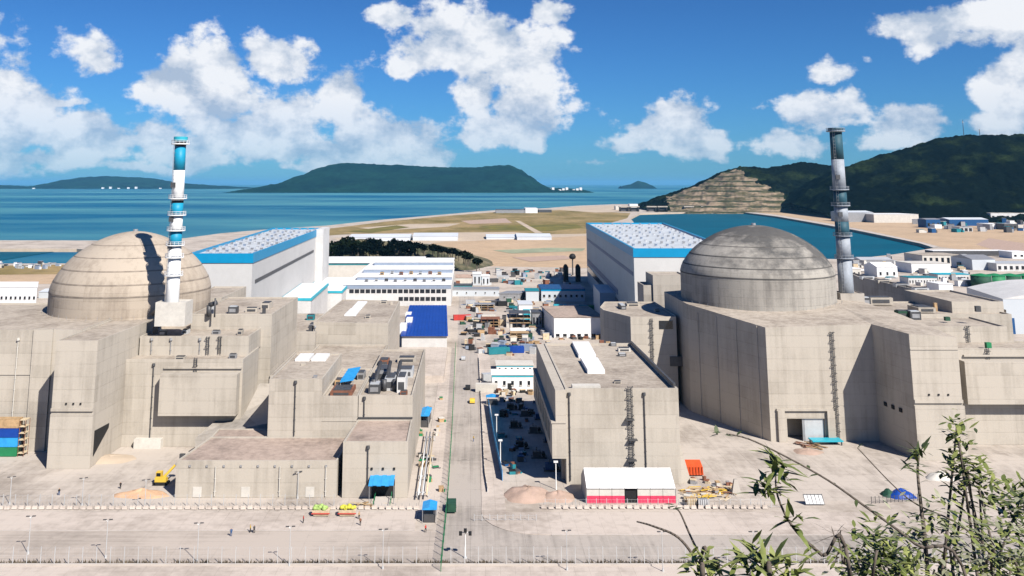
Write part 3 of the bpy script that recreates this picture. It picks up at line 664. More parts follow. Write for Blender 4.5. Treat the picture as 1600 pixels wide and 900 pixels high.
roofbox(t2, -88, 279.5, 24.4, 3, 2, .8, 'conc'); roofbox(t2, -72.5, 281, 24.4, 2.2, 1.6, 1.2, 'steel')
M().obox((-95.2, 276, 0), (8, 2, 2.6)).build('annex', 'offwhite', t2)
for (x, y, w, l, h, m) in ((-79.5, 306, 3, 2.5, 2.2, 'steel_dark'), (-74, 309, 4, 2, 1.4, 'conc'), (-71, 318, 3, 6, 2.0, 'conc'), (-86, 304, 1.2, 1.2, 2.8, 'galv'), (-69, 305, 1, 1, 2.2, 'steel_dark')): roofbox(t2, x, y, 34.1, w, l, h, m)
for (x, y, w, l, h, m) in ((-97, 289, 2.2, 1.6, 1.6, 'steel_dark'), (-91, 293, 1.8, 3, 1.2, 'galv'), (-100.5, 292, 1.2, 1.2, 2.4, 'steel_dark'), (-81, 292, 2.5, 1.5, 1.0, 'steel'), (-73, 291, 1.5, 2.5, 1.4, 'conc')): roofbox(t2, x, y, 29.75, w, l, h, m)
pp = M(); pp.tube((-104, 299, 35), (-100, 294, 37.5), .7, .7, 10); pp.tube((-100, 294, 37.5), (-100, 293, 33), .7, .7, 10); pp.build('exhaust_pipe', 'steel_dark', t2, True)
pp = M(); pp.tube((-86, 300, 34), (-86, 300, 37.5), .8, .8, 10); pp.tube((-86, 300, 37.5), (-83.5, 300, 38.4), .8, .8, 10); pp.tube((-83.5, 298, 34), (-83.5, 298, 40), .28, .28, 8); pp.build('exhaust_pipe', 'steel_dark', t2, True)
t = T('link_building', 'low sloping-roofed concrete link tucked beside the hanging wall panel', 'concrete building', (-63, 275, 0))
M().add([(-79, 268, 0), (-55.7, 268, 0), (-55.7, 300, 0), (-68.3, 300, 0), (-79, 268, 5.0), (-55.7, 268, 9.4), (-55.7, 300, 13.0), (-68.3, 300, 13.0)], [(3, 2, 1, 0), (4, 5, 6, 7), (0, 1, 5, 4), (1, 2, 6, 5), (2, 3, 7, 6), (3, 0, 4, 7)]).build('wall', 'conc_b', t)
block(t, rect(-65.2, -56, 300.2, 343), 0, 15.5, 'conc_b', 'conc_roof')
ladder(t, -58, 300, 8, 15.5); roofbox(t, -58.5, 303, 15, 2, 2, 2.2, 'green_dark')
t = T('auxiliary_building', 'square concrete block with two white roof lights above the long low roof', 'concrete building', (-48, 270, 0))
block(t, rect(-55.6, -40.9, 255.3, 292.5), 0, 23.7, 'conc', 'conc_roof', .4)
block(t, rect(-40.9, -31.0, 255.4, 292.4), 0, 19.2, 'conc', 'conc_roof', .5)
block(t, rect(-57, -31, 292.6, 344.9), 0, 17.4, 'conc', 'conc_roof', .5)
for x in (-51.6, -46.6): M().obox((x, 286.5, 23.3), (4.3, 9, .7)).build('roof_light', 'white', t)
downpipe(t, D(462, 600, 255.3)[0], 255.3, 9, 22.6); ladder(t, -36.5, 292.4, 19, 23.7) if False else None
for (x, y, w, l, h, m) in ((-43.5, 259, 1, 1, .6, 'steel'), (-50, 276, 1.4, 1, .6, 'conc')): roofbox(t, x, y, 23.3, w, l, h, m)
ledge(t, -55.6, -31, 255.4, 12.6, .12, .3)
roofbox(t, -36, 262, 18.7, 6, 9, 1.2, 'rust'); roofbox(t, -38.4, 272, 18.7, 2.5, 4, 1.5, 'timber'); roofbox(t, -33, 280, 18.7, 2, 5, 2, 'steel')
sh = T('shelter', 'small blue ribbed canopy on the roof of the square concrete block', 'shelter', (-36, 272, 18.7))
for i in range(5):
    M().add([(-37.3, 264 + i * 3.4, 20.9), (-33.4, 264.0 + i * 3.4, 21.5), (-33.4, 267.1 + i * 3.4, 21.9), (-37.3, 267.1 + i * 3.4, 21.3), (-37.3, 264 + i * 3.4, 21.0), (-33.4, 264.0 + i * 3.4, 21.6), (-33.4, 267.1 + i * 3.4, 22.0), (-37.3, 267.1 + i * 3.4, 21.4)], [(3, 2, 1, 0), (4, 5, 6, 7), (0, 1, 5, 4), (1, 2, 6, 5), (2, 3, 7, 6), (3, 0, 4, 7)]).build('canopy_panel', 'blue_tarp', sh)
for x in (-37.2, -33.6):
    for y in (264.4, 280.6): M().tube((x, y, 18.7), (x, y, 21.0), .12, n=6).build('leg', 'steel', sh)
t = T('service_building', 'long low concrete building with stained roof along the left fence', 'concrete building', (-52, 245, 0))
block(t, [(-73.4, 234), (-33.3, 234), (-32.6, 255.1), (-71, 255.1)], 0, 8.7, 'conc', 'conc_roof_pink', .3)
block(t, [(-71, 255.15), (-55.8, 255.15), (-55.8, 263.5), (-71.3, 263.5)], 0, 8.6, 'conc', 'conc_roof_pink', .25)
for x in (-63.5, -47.5, -36): downpipe(t, x, 234, .5, 7.4, 'offwhite', .13, False)
vents(t, -70, -36, 234, 7.2, 9, .5, 'steel')
for i, x in enumerate((-69, -57, -41)): M().box(x, x + 2.2, 233.9, 234, .2, 2.6).build('door', 'offwhite', t)
t = T('diesel_building', 'concrete block with blue entrance canopy at the end of the low building', 'concrete building', (-24, 245, 0))
block(t, [(-31.9, 234), (-15.6, 234), (-15.9, 255.1), (-30.9, 255.1)], 0, 13.2, 'conc', 'conc_roof_pink', .35)
block(t, rect(-30.8, -15.9, 255.3, 324), 0, 19.4, 'conc', 'conc_roof', .6)
downpipe(t, -25.6, 234, 3, 11.6); downpipe(t, -29.2, 255.3, 13.3, 18.4)
vents(t, -24.6, -19, 234, 6.6, 3, .5)
M().box(-24.6, -18.8, 233.86, 233.99, 0, 4.4).build('door', 'black', t)
ledge(t, -30.8, -15.9, 255.3, 13.4, .5, .35, 'steel_dark')
cn = M()
for i in range(6): cn.obox((-24.4 + i * 1.02, 231.8, 4.6 + (.12 if i % 2 else 0)), (1.05, 4.6, .14), 0, 0, .22)
cn.build('canopy', 'blue_tarp', t)
for x in (-24.7, -18.7): M().tube((x, 229.8, 0), (x, 229.8, 4.2), .1, n=6).build('canopy_post', 'steel', t)
for i, (x, y, w, l, h, m) in enumerate(((-27, 262, 3.2, 5, 2.4, 'steel_dark'), (-23, 268, 3, 9, 3.2, 'galv'), (-19.5, 265, 2.4, 9, 4, 'white_wall'), (-26.5, 280, 4, 10, 3, 'steel'), (-20, 284, 5, 7, 2.2, 'galv'), (-28, 300, 3, 5, 1.8, 'rust'), (-21, 305, 6, 4, 1.5, 'conc'), (-18.6, 259, 2, 1.6, 1, 'rust'))): roofbox(t, x, y, 18.8, w, l, h, m)
pp = M()
for x in (-27.5, -24.5, -21.5): pp.tube((x, 263, 18.9), (x + .6, 275, 24.5), .55, .55, 8); pp.tube((x, 263, 18.9), (x, 263, 22), .7, .7, 8)
pp.build('exhaust_pipe', 'steel_dark', t, True)
t = T('access_building', 'flat-roofed concrete building with a white roof light beside the deep blue roof', 'concrete building', (-44, 370, 0))
f0, f1 = G(490, 503, 25), G(607, 505, 25); b0, b1 = G(535, 468, 25), G(625, 470, 25)
block(t, [f0, f1, b1, b0], 0, 25, 'conc', 'conc_roof', .4)
mx = (f0[0] + f1[0]) / 2
ladder(t, D(556, 520, f0[1])[0], f0[1], 17.4, 25); downpipe(t, D(570, 520, f0[1])[0], f0[1], 17.5, 23); downpipe(t, D(488, 520, f0[1])[0] + 1, f0[1], 17.5, 23, 'steel')
for i in range(2):
    q = [G(a, b, 25.2) for a, b in (((538, 492), (556, 492), (564, 482), (548, 482)) if i == 0 else ((550, 481), (565, 481), (574, 471), (559, 471)))]
    M().prism(q, 24.7, 25.3).build('roof_light', 'white', t)
for (px, py, w, l, h) in ((600, 474, 3, 2, 1), (612, 476, 1, 1, 1.2), (575, 497, 2, 2, 1)):
    x, y = G(px, py, 24.6); roofbox(t, x, y, 24.6, w, l, h, 'conc')
t = T('plant_room', 'pale concrete plant block between the stepped building and the turbine hall', 'concrete building', (-75, 360, 0))
block(t, rect(-82, -58.5, 345.3, 392), 0, 22, 'conc_b', 'conc_roof'); block(t, rect(-96, -82.3, 352, 385), 0, 27, 'conc_b', 'conc_roof')
block(t, rect(-110, -96.2, 352, 390), 0, 33.5, 'conc', 'conc_roof')
for (x, y, z, w, l, h, m) in ((-70, 352, 21.5, 5, 3, 1.5, 'galv'), (-62, 360, 21.5, 2, 6, 1.2, 'steel'), (-75, 370, 21.5, 6, 4, 2.2, 'galv'), (-89, 360, 26.5, 3, 4, 2, 'steel_dark'), (-66, 378, 21.5, 3, 3, 2, 'teal'), (-61, 349, 21.5, 1.2, 1.2, 2.2, 'steel_dark')): roofbox(t, x, y, z, w, l, h, m)
# ------------------------------------------------------------------ turbine halls
def turbine(label, fr, bk, bl, fl, H_, wallf, walls, group, stripe_px=None):
    c = [((fr[0] + bl[0]) / 2), (fr[1] + bl[1]) / 2, 0]
    t = T('turbine_hall', label, 'turbine hall', (c[0], c[1], 0), group)
    q = [fl, fr, bk, bl]
    if sum(a[0] * b[1] - b[0] * a[1] for a, b in zip(q, q[1:] + q[:1])) < 0: q = q[::-1]
    M().prism(q, 0, H_ - 4.2, cap=False).build('wall', 'hall_wall', t)
    pts, ins = inset(q, .7); _, out = inset(q, -.35); n = 4
    vs = [(p[0], p[1], H_ - 4.2) for p in out] + [(p[0], p[1], H_) for p in out] + [(p[0], p[1], H_) for p in ins] + [(p[0], p[1], H_ - 1.2) for p in ins]
    fs = [tuple(range(3, -1, -1))]
    for k in range(3): fs += [(k * n + i, k * n + (i + 1) % n, (k + 1) * n + (i + 1) % n, (k + 1) * n + i) for i in range(n)]
    M().add(vs, fs).build('fascia', 'blue_band', t)
    M().add([(p[0], p[1], H_ - 1.1) for p in ins], [tuple(range(n))]).build('roof', 'roof_pale', t)
    return t, ins
HL = 46.0
fr, bk, bl, fl = G(395, 396, HL), G(504, 356, HL), G(372, 357, HL), G(296, 396, HL)
fl = (fl[0], fr[1])
bl = (fl[0] - 14, bk[1])
TLg, ins = turbine('white turbine hall with blue fascia behind the clean dome', fr, bk, bl, fl, HL, 0, 0, 'turbine halls')
def lerp2(a, b, u): return (a[0] + (b[0] - a[0]) * u, a[1] + (b[1] - a[1]) * u)
def roof_vents(t, fl, fr, bk, bl, z, rows, cols):
    for r in range(rows):
        for c in range(cols):
            u = (r + .7) / (rows + .4); v = (c + .6) / (cols + .2)
            if (r * 7 + c * 11) % 13 == 0: continue
            p = lerp2(lerp2(fl, bl, v), lerp2(fr, bk, v), u)
            o = M(); o.obox((p[0], p[1], z), (1.0, 1.6, .9)); o.obox((p[0], p[1], z + .9), (1.4, 2.0, .25)); o.build('roof_vent', ('galv', 'steel', 'slate')[(r * 3 + c * 5) % 3], t)
roof_vents(TLg, fl, fr, bk, bl, HL - 1.1, 6, 17)
def side_strip(t, a, b, z0, z1, off, m, name):             # a strip set on a wall running from a to b
    d = (Vector(b) - Vector(a)).normalized(); nrm = Vector((d.y, -d.x)) * off
    M().prism([tuple(Vector(a)), tuple(Vector(b)), tuple(Vector(b) + nrm), tuple(Vector(a) + nrm)], z0, z1).build(name, m, t)
side_strip(TLg, lerp2(fr, bk, .03), lerp2(fr, bk, .82), 32.2, 33.8, .2, 'steel_dark', 'window_strip')
tw = [lerp2(fr, bk, .86), lerp2(fr, bk, 1.0)]
M().prism([tw[0], tw[1], (tw[1][0] + 5, tw[1][1]), (tw[0][0] + 5, tw[0][1])], 0, HL + .6).build('stair_tower', 'white_wall', TLg)
for i, (u0, u1, w, h) in enumerate(((0.02, .3, 9, 13), (.32, .62, 16, 16), (.64, .98, 24, 11))):
    a, b = lerp2(fr, bk, u0), lerp2(fr, bk, u1)
    M().prism([a, b, (b[0] + w, b[1]), (a[0] + w, a[1])], 0, h).build('annex', 'white_wall', TLg)
    M().prism([a, b, (b[0] + w + .5, b[1] + .3), (a[0] + w + .5, a[1] - .3)], h, h + 1.3).build('annex_fascia', 'cyan_edge', TLg)
    M().prism([(a[0] + .5, a[1] + .5), (b[0] + .5, b[1] - .5), (b[0] + w - .2, b[1] - .5), (a[0] + w - .2, a[1] + .5)], h + 1.3, h + 1.45).build('annex_roof', 'white', TLg)
HR = 46.0
fr2, bk2 = G(990, 388, HR), G(916, 348, HR)
fe = (fr2[0] + 48, fr2[1]); be = (bk2[0] + 62, bk2[1])
TRg, ins = turbine('white turbine hall with blue fascia and shaded side behind the stained dome', fe, be, bk2, fr2, HR, 0, 0, 'turbine halls')
M().prism([bk2, fr2, (fr2[0] - .06, fr2[1]), (bk2[0] - .06, bk2[1])], 0, HR - 4.25).build('side_shade_skin', 'hall_west_shade', TRg)  # thin darker skin puts the shade of this side into the colour
roof_vents(TRg, fr2, fe, be, bk2, HR - 1.1, 8, 14)
side_strip(TRg, lerp2(bk2, fr2, .02), lerp2(bk2, fr2, .985), 32.6, 34.4, .2, 'blue_dark', 'window_strip')
side_strip(TRg, lerp2(bk2, fr2, .02), lerp2(bk2, fr2, .75), 15.5, 18.5, .25, 'blue_dark', 'window_strip')
side_strip(TRg, lerp2(bk2, fr2, .02), lerp2(bk2, fr2, .75), 9, 13, .25, 'glass', 'window_strip')
a, b = lerp2(bk2, fr2, .55), lerp2(bk2, fr2, .70)
M().prism([a, b, (b[0] - 9, b[1]), (a[0] - 9, a[1])], 0, 15).build('annex', 'hall_side', TRg)
t = T('stair_block', 'pair of stepped grey concrete boxes in front of the shaded turbine hall', 'concrete building', (92, 398, 0))
Yb = 392.
x0, z0 = D(1020, 430, Yb); x1, _ = D(1062, 430, Yb); xs, zs_ = D(1006, 446, Yb)
block(t, rect(x0, x1 + 3, Yb, Yb + 16), 0, z0, 'conc_b', 'conc_roof'); block(t, rect(xs, x0 - .01, Yb + 1, Yb + 15), 0, zs_, 'conc_b', 'conc_roof')
roofbox(t, x1 - 1, Yb - 2, 0, 5, 3.8, 30, 'steel_dark', 'riser_duct')
# ------------------------------------------------------------------ right nuclear island
t = T('safeguard_building', 'massive concrete block in front of the stained dome, shaded side and open loading door', 'concrete building', (110, 300, 0))
A = (91.0, 282.4); Bk = (75.6, 318)
zA = 33.2
foot = [A, (123.8, 282.4), (126.6, 264.5), (140.4, 264.5), (141.4, 300), (141.4, 352), (100, 360), (74.6, 350), Bk]
pts = [(*p, 0) for p in foot]; hts = [33.2, 34.2, 34.2, 33.2, 34.6, 35.5, 36.6, 36.0, 35.6]
n = len(foot); vs = pts + [(p[0], p[1], h) for p, h in zip(foot, hts)]
fs = [(i, (i + 1) % n, n + (i + 1) % n, n + i) for i in range(n)]
DX0, DX1, DZ = 96.1, 107.6, 6.6                             # loading door opening in the front wall
front = fs.pop(0)
k = len(vs); vs += [(DX0, 282.4, 0), (DX0, 282.4, DZ), (DX1, 282.4, DZ), (DX1, 282.4, 0), (DX0, 289, 0), (DX0, 289, DZ), (DX1, 289, DZ), (DX1, 289, 0)]
fs += [(0, k, k + 1, n), (k + 1, k + 2, n + 1, n), (k + 3, 1, n + 1, k + 2), (k, k + 4, k + 5, k + 1), (k + 1, k + 5, k + 6, k + 2), (k + 2, k + 6, k + 7, k + 3), (k + 4, k + 7, k + 6, k + 5)]
M().add(vs, fs).build('wall', 'conc', t)
ci = len(foot); rc = (125.5, 310, 36.0)
rv = [(p[0], p[1], h) for p, h in zip(foot, hts)] + [rc]
M().add(rv, [(i, (i + 1) % n, n) for i in range(n)]).build('roof', 'conc_roof', t)
M().box(93.0, 110.2, 281.7, 282.397, 8.9, 9.5).build('ledge', 'conc', t)
M().prism([(108.2, 281.5), (110.4, 281.5), (110.4, 282.397), (108.2, 282.397)], 0, 8.9).build('pilaster', 'conc', t)
M().prism([(93.2, 281.5), (95.3, 281.5), (95.3, 282.397), (93.2, 282.397)], 0, 8.9).build('pilaster', 'conc', t)
M().box(101.6, 107.5, 283.0, 283.2, 0, 6.5).build('door', 'galv', t)
M().box(100.9, 101.5, 282.9, 283.3, 0, 6.5).build('door_post', 'steel', t)
M().prism([(126.4, 263.8), (140.6, 263.8), (140.6, 264.497), (126.4, 264.497)], 0, 14.6).build('plinth_wall', 'conc', t)
ledge(t, 126.6, 140.4, 264.5, 15.3, .5, .9); vents(t, 131, 136.5, 264.5, 17.3, 3)
M().box(126.6, 140.4, 264.3, 264.497, 29.8, 30.1).build('ledge', 'conc', t)
ladder(t, D(1304, 600, 282.4)[0], 282.4, .5, 32)
for i in range(3):                                           # small barred openings on the shaded return wall
    u = .25 + i * .2; x = 123.8 + (126.6 - 123.8) * u; y = 282.4 + (264.5 - 282.4) * u
    M().obox((x - .1, y, 11.3), (.5, 1.3, 1.1)).build('vent', 'black', t)
for i in range(4): M().obox((91 + (75.6 - 91) * (.1 + i * .25) - .1, 282.4 + 35.6 * (.1 + i * .25), 0), (.3, .5, 33.2), .4).build('pilaster', 'conc', t)
t = T('fuel_building', 'concrete building with hanging wall panel and green roof box near the grey stack', 'concrete building', (160, 290, 0))
block(t, rect(140.7, 215, 279, 292), 0, 27.6, 'conc', 'conc_roof', .4)
block(t, rect(141.6, 170.6, 291, 312), 27, 32.2, 'conc', 'conc_roof', .5)
block(t, rect(141.6, 185, 312.1, 345), 0, 33.0, 'conc', 'conc_roof', .5)
block(t, rect(168, 186, 318, 352), 30, 36.4, 'conc', 'conc_roof', .6)
block(t, rect(171, 230, 292.1, 311.9), 0, 22.0, 'conc_b', 'conc_roof', .5)
xa, za = D(1507, 565, 275.6); _, zb = D(1507, 632, 275.6)
M().prism([(xa, 275.6), (206, 275.6), (206, 278.99), (xa, 278.99)], zb, za).build('hanging_panel', 'conc', t)
M().box(xa + 1.5, 214, 278.3, 278.99, za + .9, za + 1.4).build('ledge', 'conc', t)
ladder(t, D(1512, 525, 291)[0], 291, 27.4, 32.4); ladder(t, D(1543, 560, 279)[0], 279, 24.4, 27.8)
M().obox((D(1544, 540, 280.5)[0], 280.5, 27.2), (1.5, 1.2, 1.9)).build('roof_unit', 'green', t)
for (px, py, z, w, l, h, m) in ((1408, 497, 32.6, 3, 3, 2.6, 'green_dark'), (1428, 498, 32.6, 3.5, 3, 2.6, 'steel_dark'), (1372, 474, 33, 9, 5, 2.5, 'conc'), (1480, 500, 32.6, 1.6, 1.2, 1.2, 'green_dark'), (1350, 478, 33, 4, 3, 3.2, 'steel_dark'), (1462, 486, 32.6, 1, 1, 3, 'timber'), (1528, 486, 36, 1.6, 1, 1.8, 'steel_dark'), (1440, 485, 33, 6, 8, 1.6, 'conc')):
    x, y = G(px, py, z); roofbox(t, x, y, z - .2, w, l, h, m)
M().prism([(176, 270), (200, 270), (200, 278.98), (176, 278.98)], 0, 5.5).build('annex', 'conc_b', t)
t = T('roof_hall', 'long flat-roofed concrete hall with dark parapet line behind the grey stack', 'concrete building', (180, 380, 0))
q = [G(1340, 432, 33), G(1572, 484, 33), G(1590, 470, 33), G(1372, 425, 33)]
block(t, [q[0], q[1], (q[1][0] + 2, q[1][1] + 28), (q[0][0] + 6, q[0][1] + 30)], 0, 33, 'conc_b', 'conc_roof', .9, .8)
for i in range(6):
    p = lerp2(q[0], q[1], .12 + .14 * i); roofbox(t, p[0] + 2, p[1] + 9, 32.2, 6, 3, 1.4, ('galv', 'conc', 'steel')[i % 3])
t = T('service_building', 'grey concrete building with dark louvre window beside the shaded wall of the right island', 'concrete building', (65, 345, 0))
block(t, [(57.3, 327), (73.6, 327), (74.4, 331), (74.4, 368), (54.2, 368), (50.0, 352), (50.2, 344)], 0, 30, 'conc', 'conc_roof', .45)
def front_x(px, Y): return D(px, 500, Y)[0]
x, z = D(1030, 514, 327); x2, z2 = D(1051, 501, 327); M().box(x, x2, 326.85, 326.99, z, z2).build('window', 'glass', t)
x, z = D(1047, 572, 327); x2, z2 = D(1069, 557, 327); M().box(x, x2, 326.6, 326.99, z, z2).build('louvre', 'steel_dark', t)
ladder(t, D(1018, 520, 327)[0], 327, 14, 29.4)
roofbox(t, 58.5, 352, 29.5, 2, 8, 1.4, 'steel_dark'); roofbox(t, 64, 360, 29.5, 5, 5, 1, 'conc'); roofbox(t, 70, 342, 29.5, 2, 2, 1, 'conc')
# the big auxiliary block with the overhanging bay
t = T('auxiliary_building', 'tall concrete block with white roof lights, overhanging bay and white tent at its foot', 'concrete building', (40, 275, 0))
block(t, rect(25.0, 54.8, 244, 311), 0, 23.7, 'conc', 'conc_roof', .7, .6)
M().box(21.3, 24.997, 243.2, 311, 6.5, 15.2).build('bay', 'conc', t)
M().box(22.3, 24.997, 243.2, 311, 15.6, 23.4).build('bay', 'conc', t)
M().box(21.1, 24.997, 243.0, 311.2, 15.2, 15.6).build('ledge', 'conc', t)
for i in range(6): M().box(21.2, 21.29, 250 + i * 9.6, 257 + i * 9.6, 9, 13.5).build('louvre', 'steel_dark', t)
for i in range(4): M().box(24.2, 25.3, 248 + i * 18, 249.2 + i * 18, 0, 6.5).build('pilaster', 'conc', t)
for i, (a, b, c, d_) in enumerate((((894, 535), (920, 535), (931, 555), (904, 555)), ((907, 560), (934, 560), (945, 579), (918, 579)))):
    M().prism([G(*p, 23.9) for p in (a, b, c, d_)], 23.0, 24.2).build('roof_light', 'white', t)
M().obox((30.8, 246.5, 23.0), (7.5, 2.6, 1.1)).build('roof_unit', 'offwhite', t)
downpipe(t, D(886, 650, 244)[0] + .6, 244, 1, 22); downpipe(t, D(1007, 650, 244)[0], 244, 1, 22)
ladder(t, D(985, 650, 244)[0], 244, 2.5, 24.2, w=1.1)
for (z, dx) in ((6, 0), (11, .4), (16, -.3)): M().obox((D(985, 650, 244)[0] + dx, 243.2, z), (2.2, 1.5, .25)).build('landing', 'steel_dark', t)
M().add([(54.8, 244.4, 0), (57.6, 245, 0), (57.6, 249, 0), (54.8, 249, 0), (54.8, 244.4, 10), (54.8, 249, 10)], [(0, 1, 4), (1, 2, 5, 4), (2, 3, 5), (3, 2, 1, 0), (0, 4, 5, 3)]).build('buttress', 'conc', t)
for (px, py, w, l, h, m) in ((958, 540, 2, 1.5, .9, 'steel_dark'), (975, 548, 4, 2.4, 1, 'offwhite'), (972, 556, 2.5, 1.4, .8, 'steel_dark'), (940, 536, 1.5, 1.2, 1, 'rust'), (950, 537, 1.5, 1, .8, 'timber'), (965, 598, 2, 1.4, .5, 'conc')):
    x, y = G(px, py, 23.1); roofbox(t, x, y, 23.0, w, l, h, m)
M().box(54.0, 54.6, 246, 310, 23.7, 24.5).build('gutter', 'steel_dark', t)
# ------------------------------------------------------------------ lesser buildings
def house(name, label, cat, q, z0, z1, wall='white_wall', roof='white', gable=0.0, over=.4, band=None, wins=None, win_m='glass', door=None, group=None, roof_t=.35):
    """q: footprint front-left, front-right, back-right, back-left; windows on the front wall"""
    c = (sum(p[0] for p in q) / 4, sum(p[1] for p in q) / 4, z0)
    t = T(name, label, cat, c, group)
    M().prism(list(q), z0, z1).build('wall', wall, t)
    _, o = inset([tuple(p) for p in q], -over)
    if gable:
        a, b, c_, d = o; m1, m2 = lerp2(a, d, .5), lerp2(b, c_, .5)
        M().add([(*a, z1), (*b, z1), (*c_, z1), (*d, z1), (*m1, z1 + gable), (*m2, z1 + gable)], [(0, 1, 5, 4), (2, 3, 4, 5), (0, 4, 3), (1, 2, 5), (3, 2, 1, 0)]).build('roof', roof, t)
    else:
        M().prism(o, z1 + .003, z1 + roof_t).build('roof', roof, t)
    if band: M().prism(inset([tuple(p) for p in q], -.12)[1], z1 - band[0], z1 - .002).build('band', band[1], t)
    if wins:
        n, zl, zh, wf = wins[:4]; rows = wins[4] if len(wins) > 4 else 1
        A_, B_ = Vector(q[0]), Vector(q[1]); d = (B_ - A_); L_ = d.length; d.normalize(); nr = Vector((d.y, -d.x))
        for r in range(rows):
            for i in range(n):
                s = L_ * (i + .5) / n - L_ * wf / n / 2; e = s + L_ * wf / n
                a, b = A_ + d * s, A_ + d * e; dz = r * (zh - zl) * 2.1
                wo = M().prism([tuple(a), tuple(a + nr * .12), tuple(b + nr * .12), tuple(b)], zl + dz, zh + dz).build('window', win_m, t); M().prism([tuple(a - d * .1), tuple(a + nr * .3 - d * .1), tuple(b + nr * .3 + d * .1), tuple(b + d * .1)], zl + dz - .25, zl + dz).build('sill', 'offwhite', wo)
    if door:
        A_, B_ = Vector(q[0]), Vector(q[1]); d = (B_ - A_).normalized(); nr = Vector((d.y, -d.x)); a = A_ + (B_ - A_) * door[0]; b = a + d * door[1]
        dr = M().prism([tuple(a), tuple(a + nr * .15), tuple(b + nr * .15), tuple(b)], z0, z0 + door[2]).build('door', door[3], t); hd = b - d * .3; M().obox((hd.x + nr.x * .2, hd.y + nr.y * .2, z0 + 1), (.12, .1, .3)).build('handle', 'galv', dr)
    return t
def fq(xl, xr, yb, depth, z=0, skew=0):                      # footprint from the photo: front wall foot, depth away
    a, b = G(xl, yb, z), G(xr, yb, z); return [a, b, (b[0] + skew, b[1] + depth), (a[0] + skew, a[1] + depth)]
def hz(px, py, yb, z=0): return D(px, py, G(px, yb, z)[1])[1]
# administration block in setback tiers
t = T('office_building', 'white tiered office building with dark window strips behind the deep blue roof', 'office building', (-46, 620, 0))
Y0 = 582.0; lv = [(538, 445, 0), (558, 433, 24), (568, 421, 48), (585, 410, 74)]
for k, (xl, yt, dy) in enumerate(lv):
    Y = Y0 + dy; x0 = D(xl, yt, Y)[0]; x1 = -12.4; z = D(xl, yt, Y)[1]; zb = 0 if k == 0 else zprev - .2
    M().box(x0, x1, Y, Y0 + 108, zb, z).build('tier', 'white_wall', t); zprev = z
    M().box(x0 - .3, x1 + .3, Y - .35, Y0 + 108.3, z, z + .5).build('roof_edge', 'white', t)
    M().box(x0, x1, Y - .15, Y - .002, z - 2.4, z - .3).build('band', 'slate', t)
for r, (y0, y1, xl, n) in enumerate(((458, 452, 545, 18), (470, 464, 622, 9))):
    for i in range(n):
        xa = D(xl, y0, Y0)[0]; xb = D(698, y0, Y0)[0]; w = (xb - xa) / n
        M().box(xa + i * w + .35, xa + (i + 1) * w - .35, Y0 - .14, Y0 - .02, D(600, y0, Y0)[1], D(600, y1, Y0)[1]).build('window', 'glass', t)
for i in range(9): roofbox(t, -68 + i * 6.3, Y0 + 12 + (i % 3) * 2, lv and D(538, 445, Y0)[1] + .5, 2.2, 2, 1.5, ('steel', 'galv', 'black')[i % 3])
for i in range(7): roofbox(t, -60 + i * 6.5, Y0 + 34 + (i % 2) * 4, D(558, 433, Y0 + 24)[1] + .5, 2.5, 3, 1.8, ('timber', 'galv', 'rust')[i % 3])
house('long_hall', 'long hall with white roof and teal eaves below the wooded knoll', 'hall', [(-119, 735), (-38, 735), (-40, 800), (-122, 800)], 0, D(560, 411, 735)[1], 'offwhite', 'white', 2.5, .8, (1.6, 'teal'))
t = T('covered_store', 'building with deep blue pitched roof beside the central road', 'store', (-21, 470, 0))
q = [G(626, 524, 8), G(700, 524, 8), G(698, 478, 12), G(640, 478, 12)]
M().add([(*q[0], 7.6), (*q[1], 7.6), (*q[2], 12), (*q[3], 12), (*q[0], 8.0), (*q[1], 8.0), (*q[2], 12.4), (*q[3], 12.4)], [(3, 2, 1, 0), (4, 5, 6, 7), (0, 1, 5, 4), (1, 2, 6, 5), (2, 3, 7, 6), (3, 0, 4, 7)]).build('roof', 'blue_roof', t)
for i in range(13):
    a, b = lerp2(q[0], q[1], (i + .5) / 13), lerp2(q[3], q[2], (i + .5) / 13)
    M().add([(a[0] - .09, a[1], 8.0), (a[0] + .09, a[1], 8.0), (b[0] + .09, b[1], 12.4), (b[0] - .09, b[1], 12.4), (a[0] - .09, a[1], 8.2), (a[0] + .09, a[1], 8.2), (b[0] + .09, b[1], 12.6), (b[0] - .09, b[1], 12.6)], [(3, 2, 1, 0), (4, 5, 6, 7), (0, 1, 5, 4), (1, 2, 6, 5), (2, 3, 7, 6), (3, 0, 4, 7)]).build('roof_rib', 'blue_roof', t)
M().prism([(q[0][0] + .5, q[0][1] + 1), (q[1][0] - .5, q[1][1] + 1), (q[2][0] - .5, q[2][1] - 1), (q[3][0] + .5, q[3][1] - 1)], 0, 7.5).build('wall', 'white_wall', t)
for i in range(4): M().obox((q[0][0] + .4 + 1.6 * (i % 2), q[0][1] + 12 + 18 * i, 7), (3, 7, 4.4)).build('roof_dormer', 'white', t)
M().prism([(q[0][0] - .5, q[0][1] - 60), (q[1][0] - .2, q[1][1] - 60), (q[1][0] - .2, q[1][1] + .9), (q[0][0] - .5, q[0][1] + .9)], 0, 2.6).build('forecourt_wall', 'pavement', t)
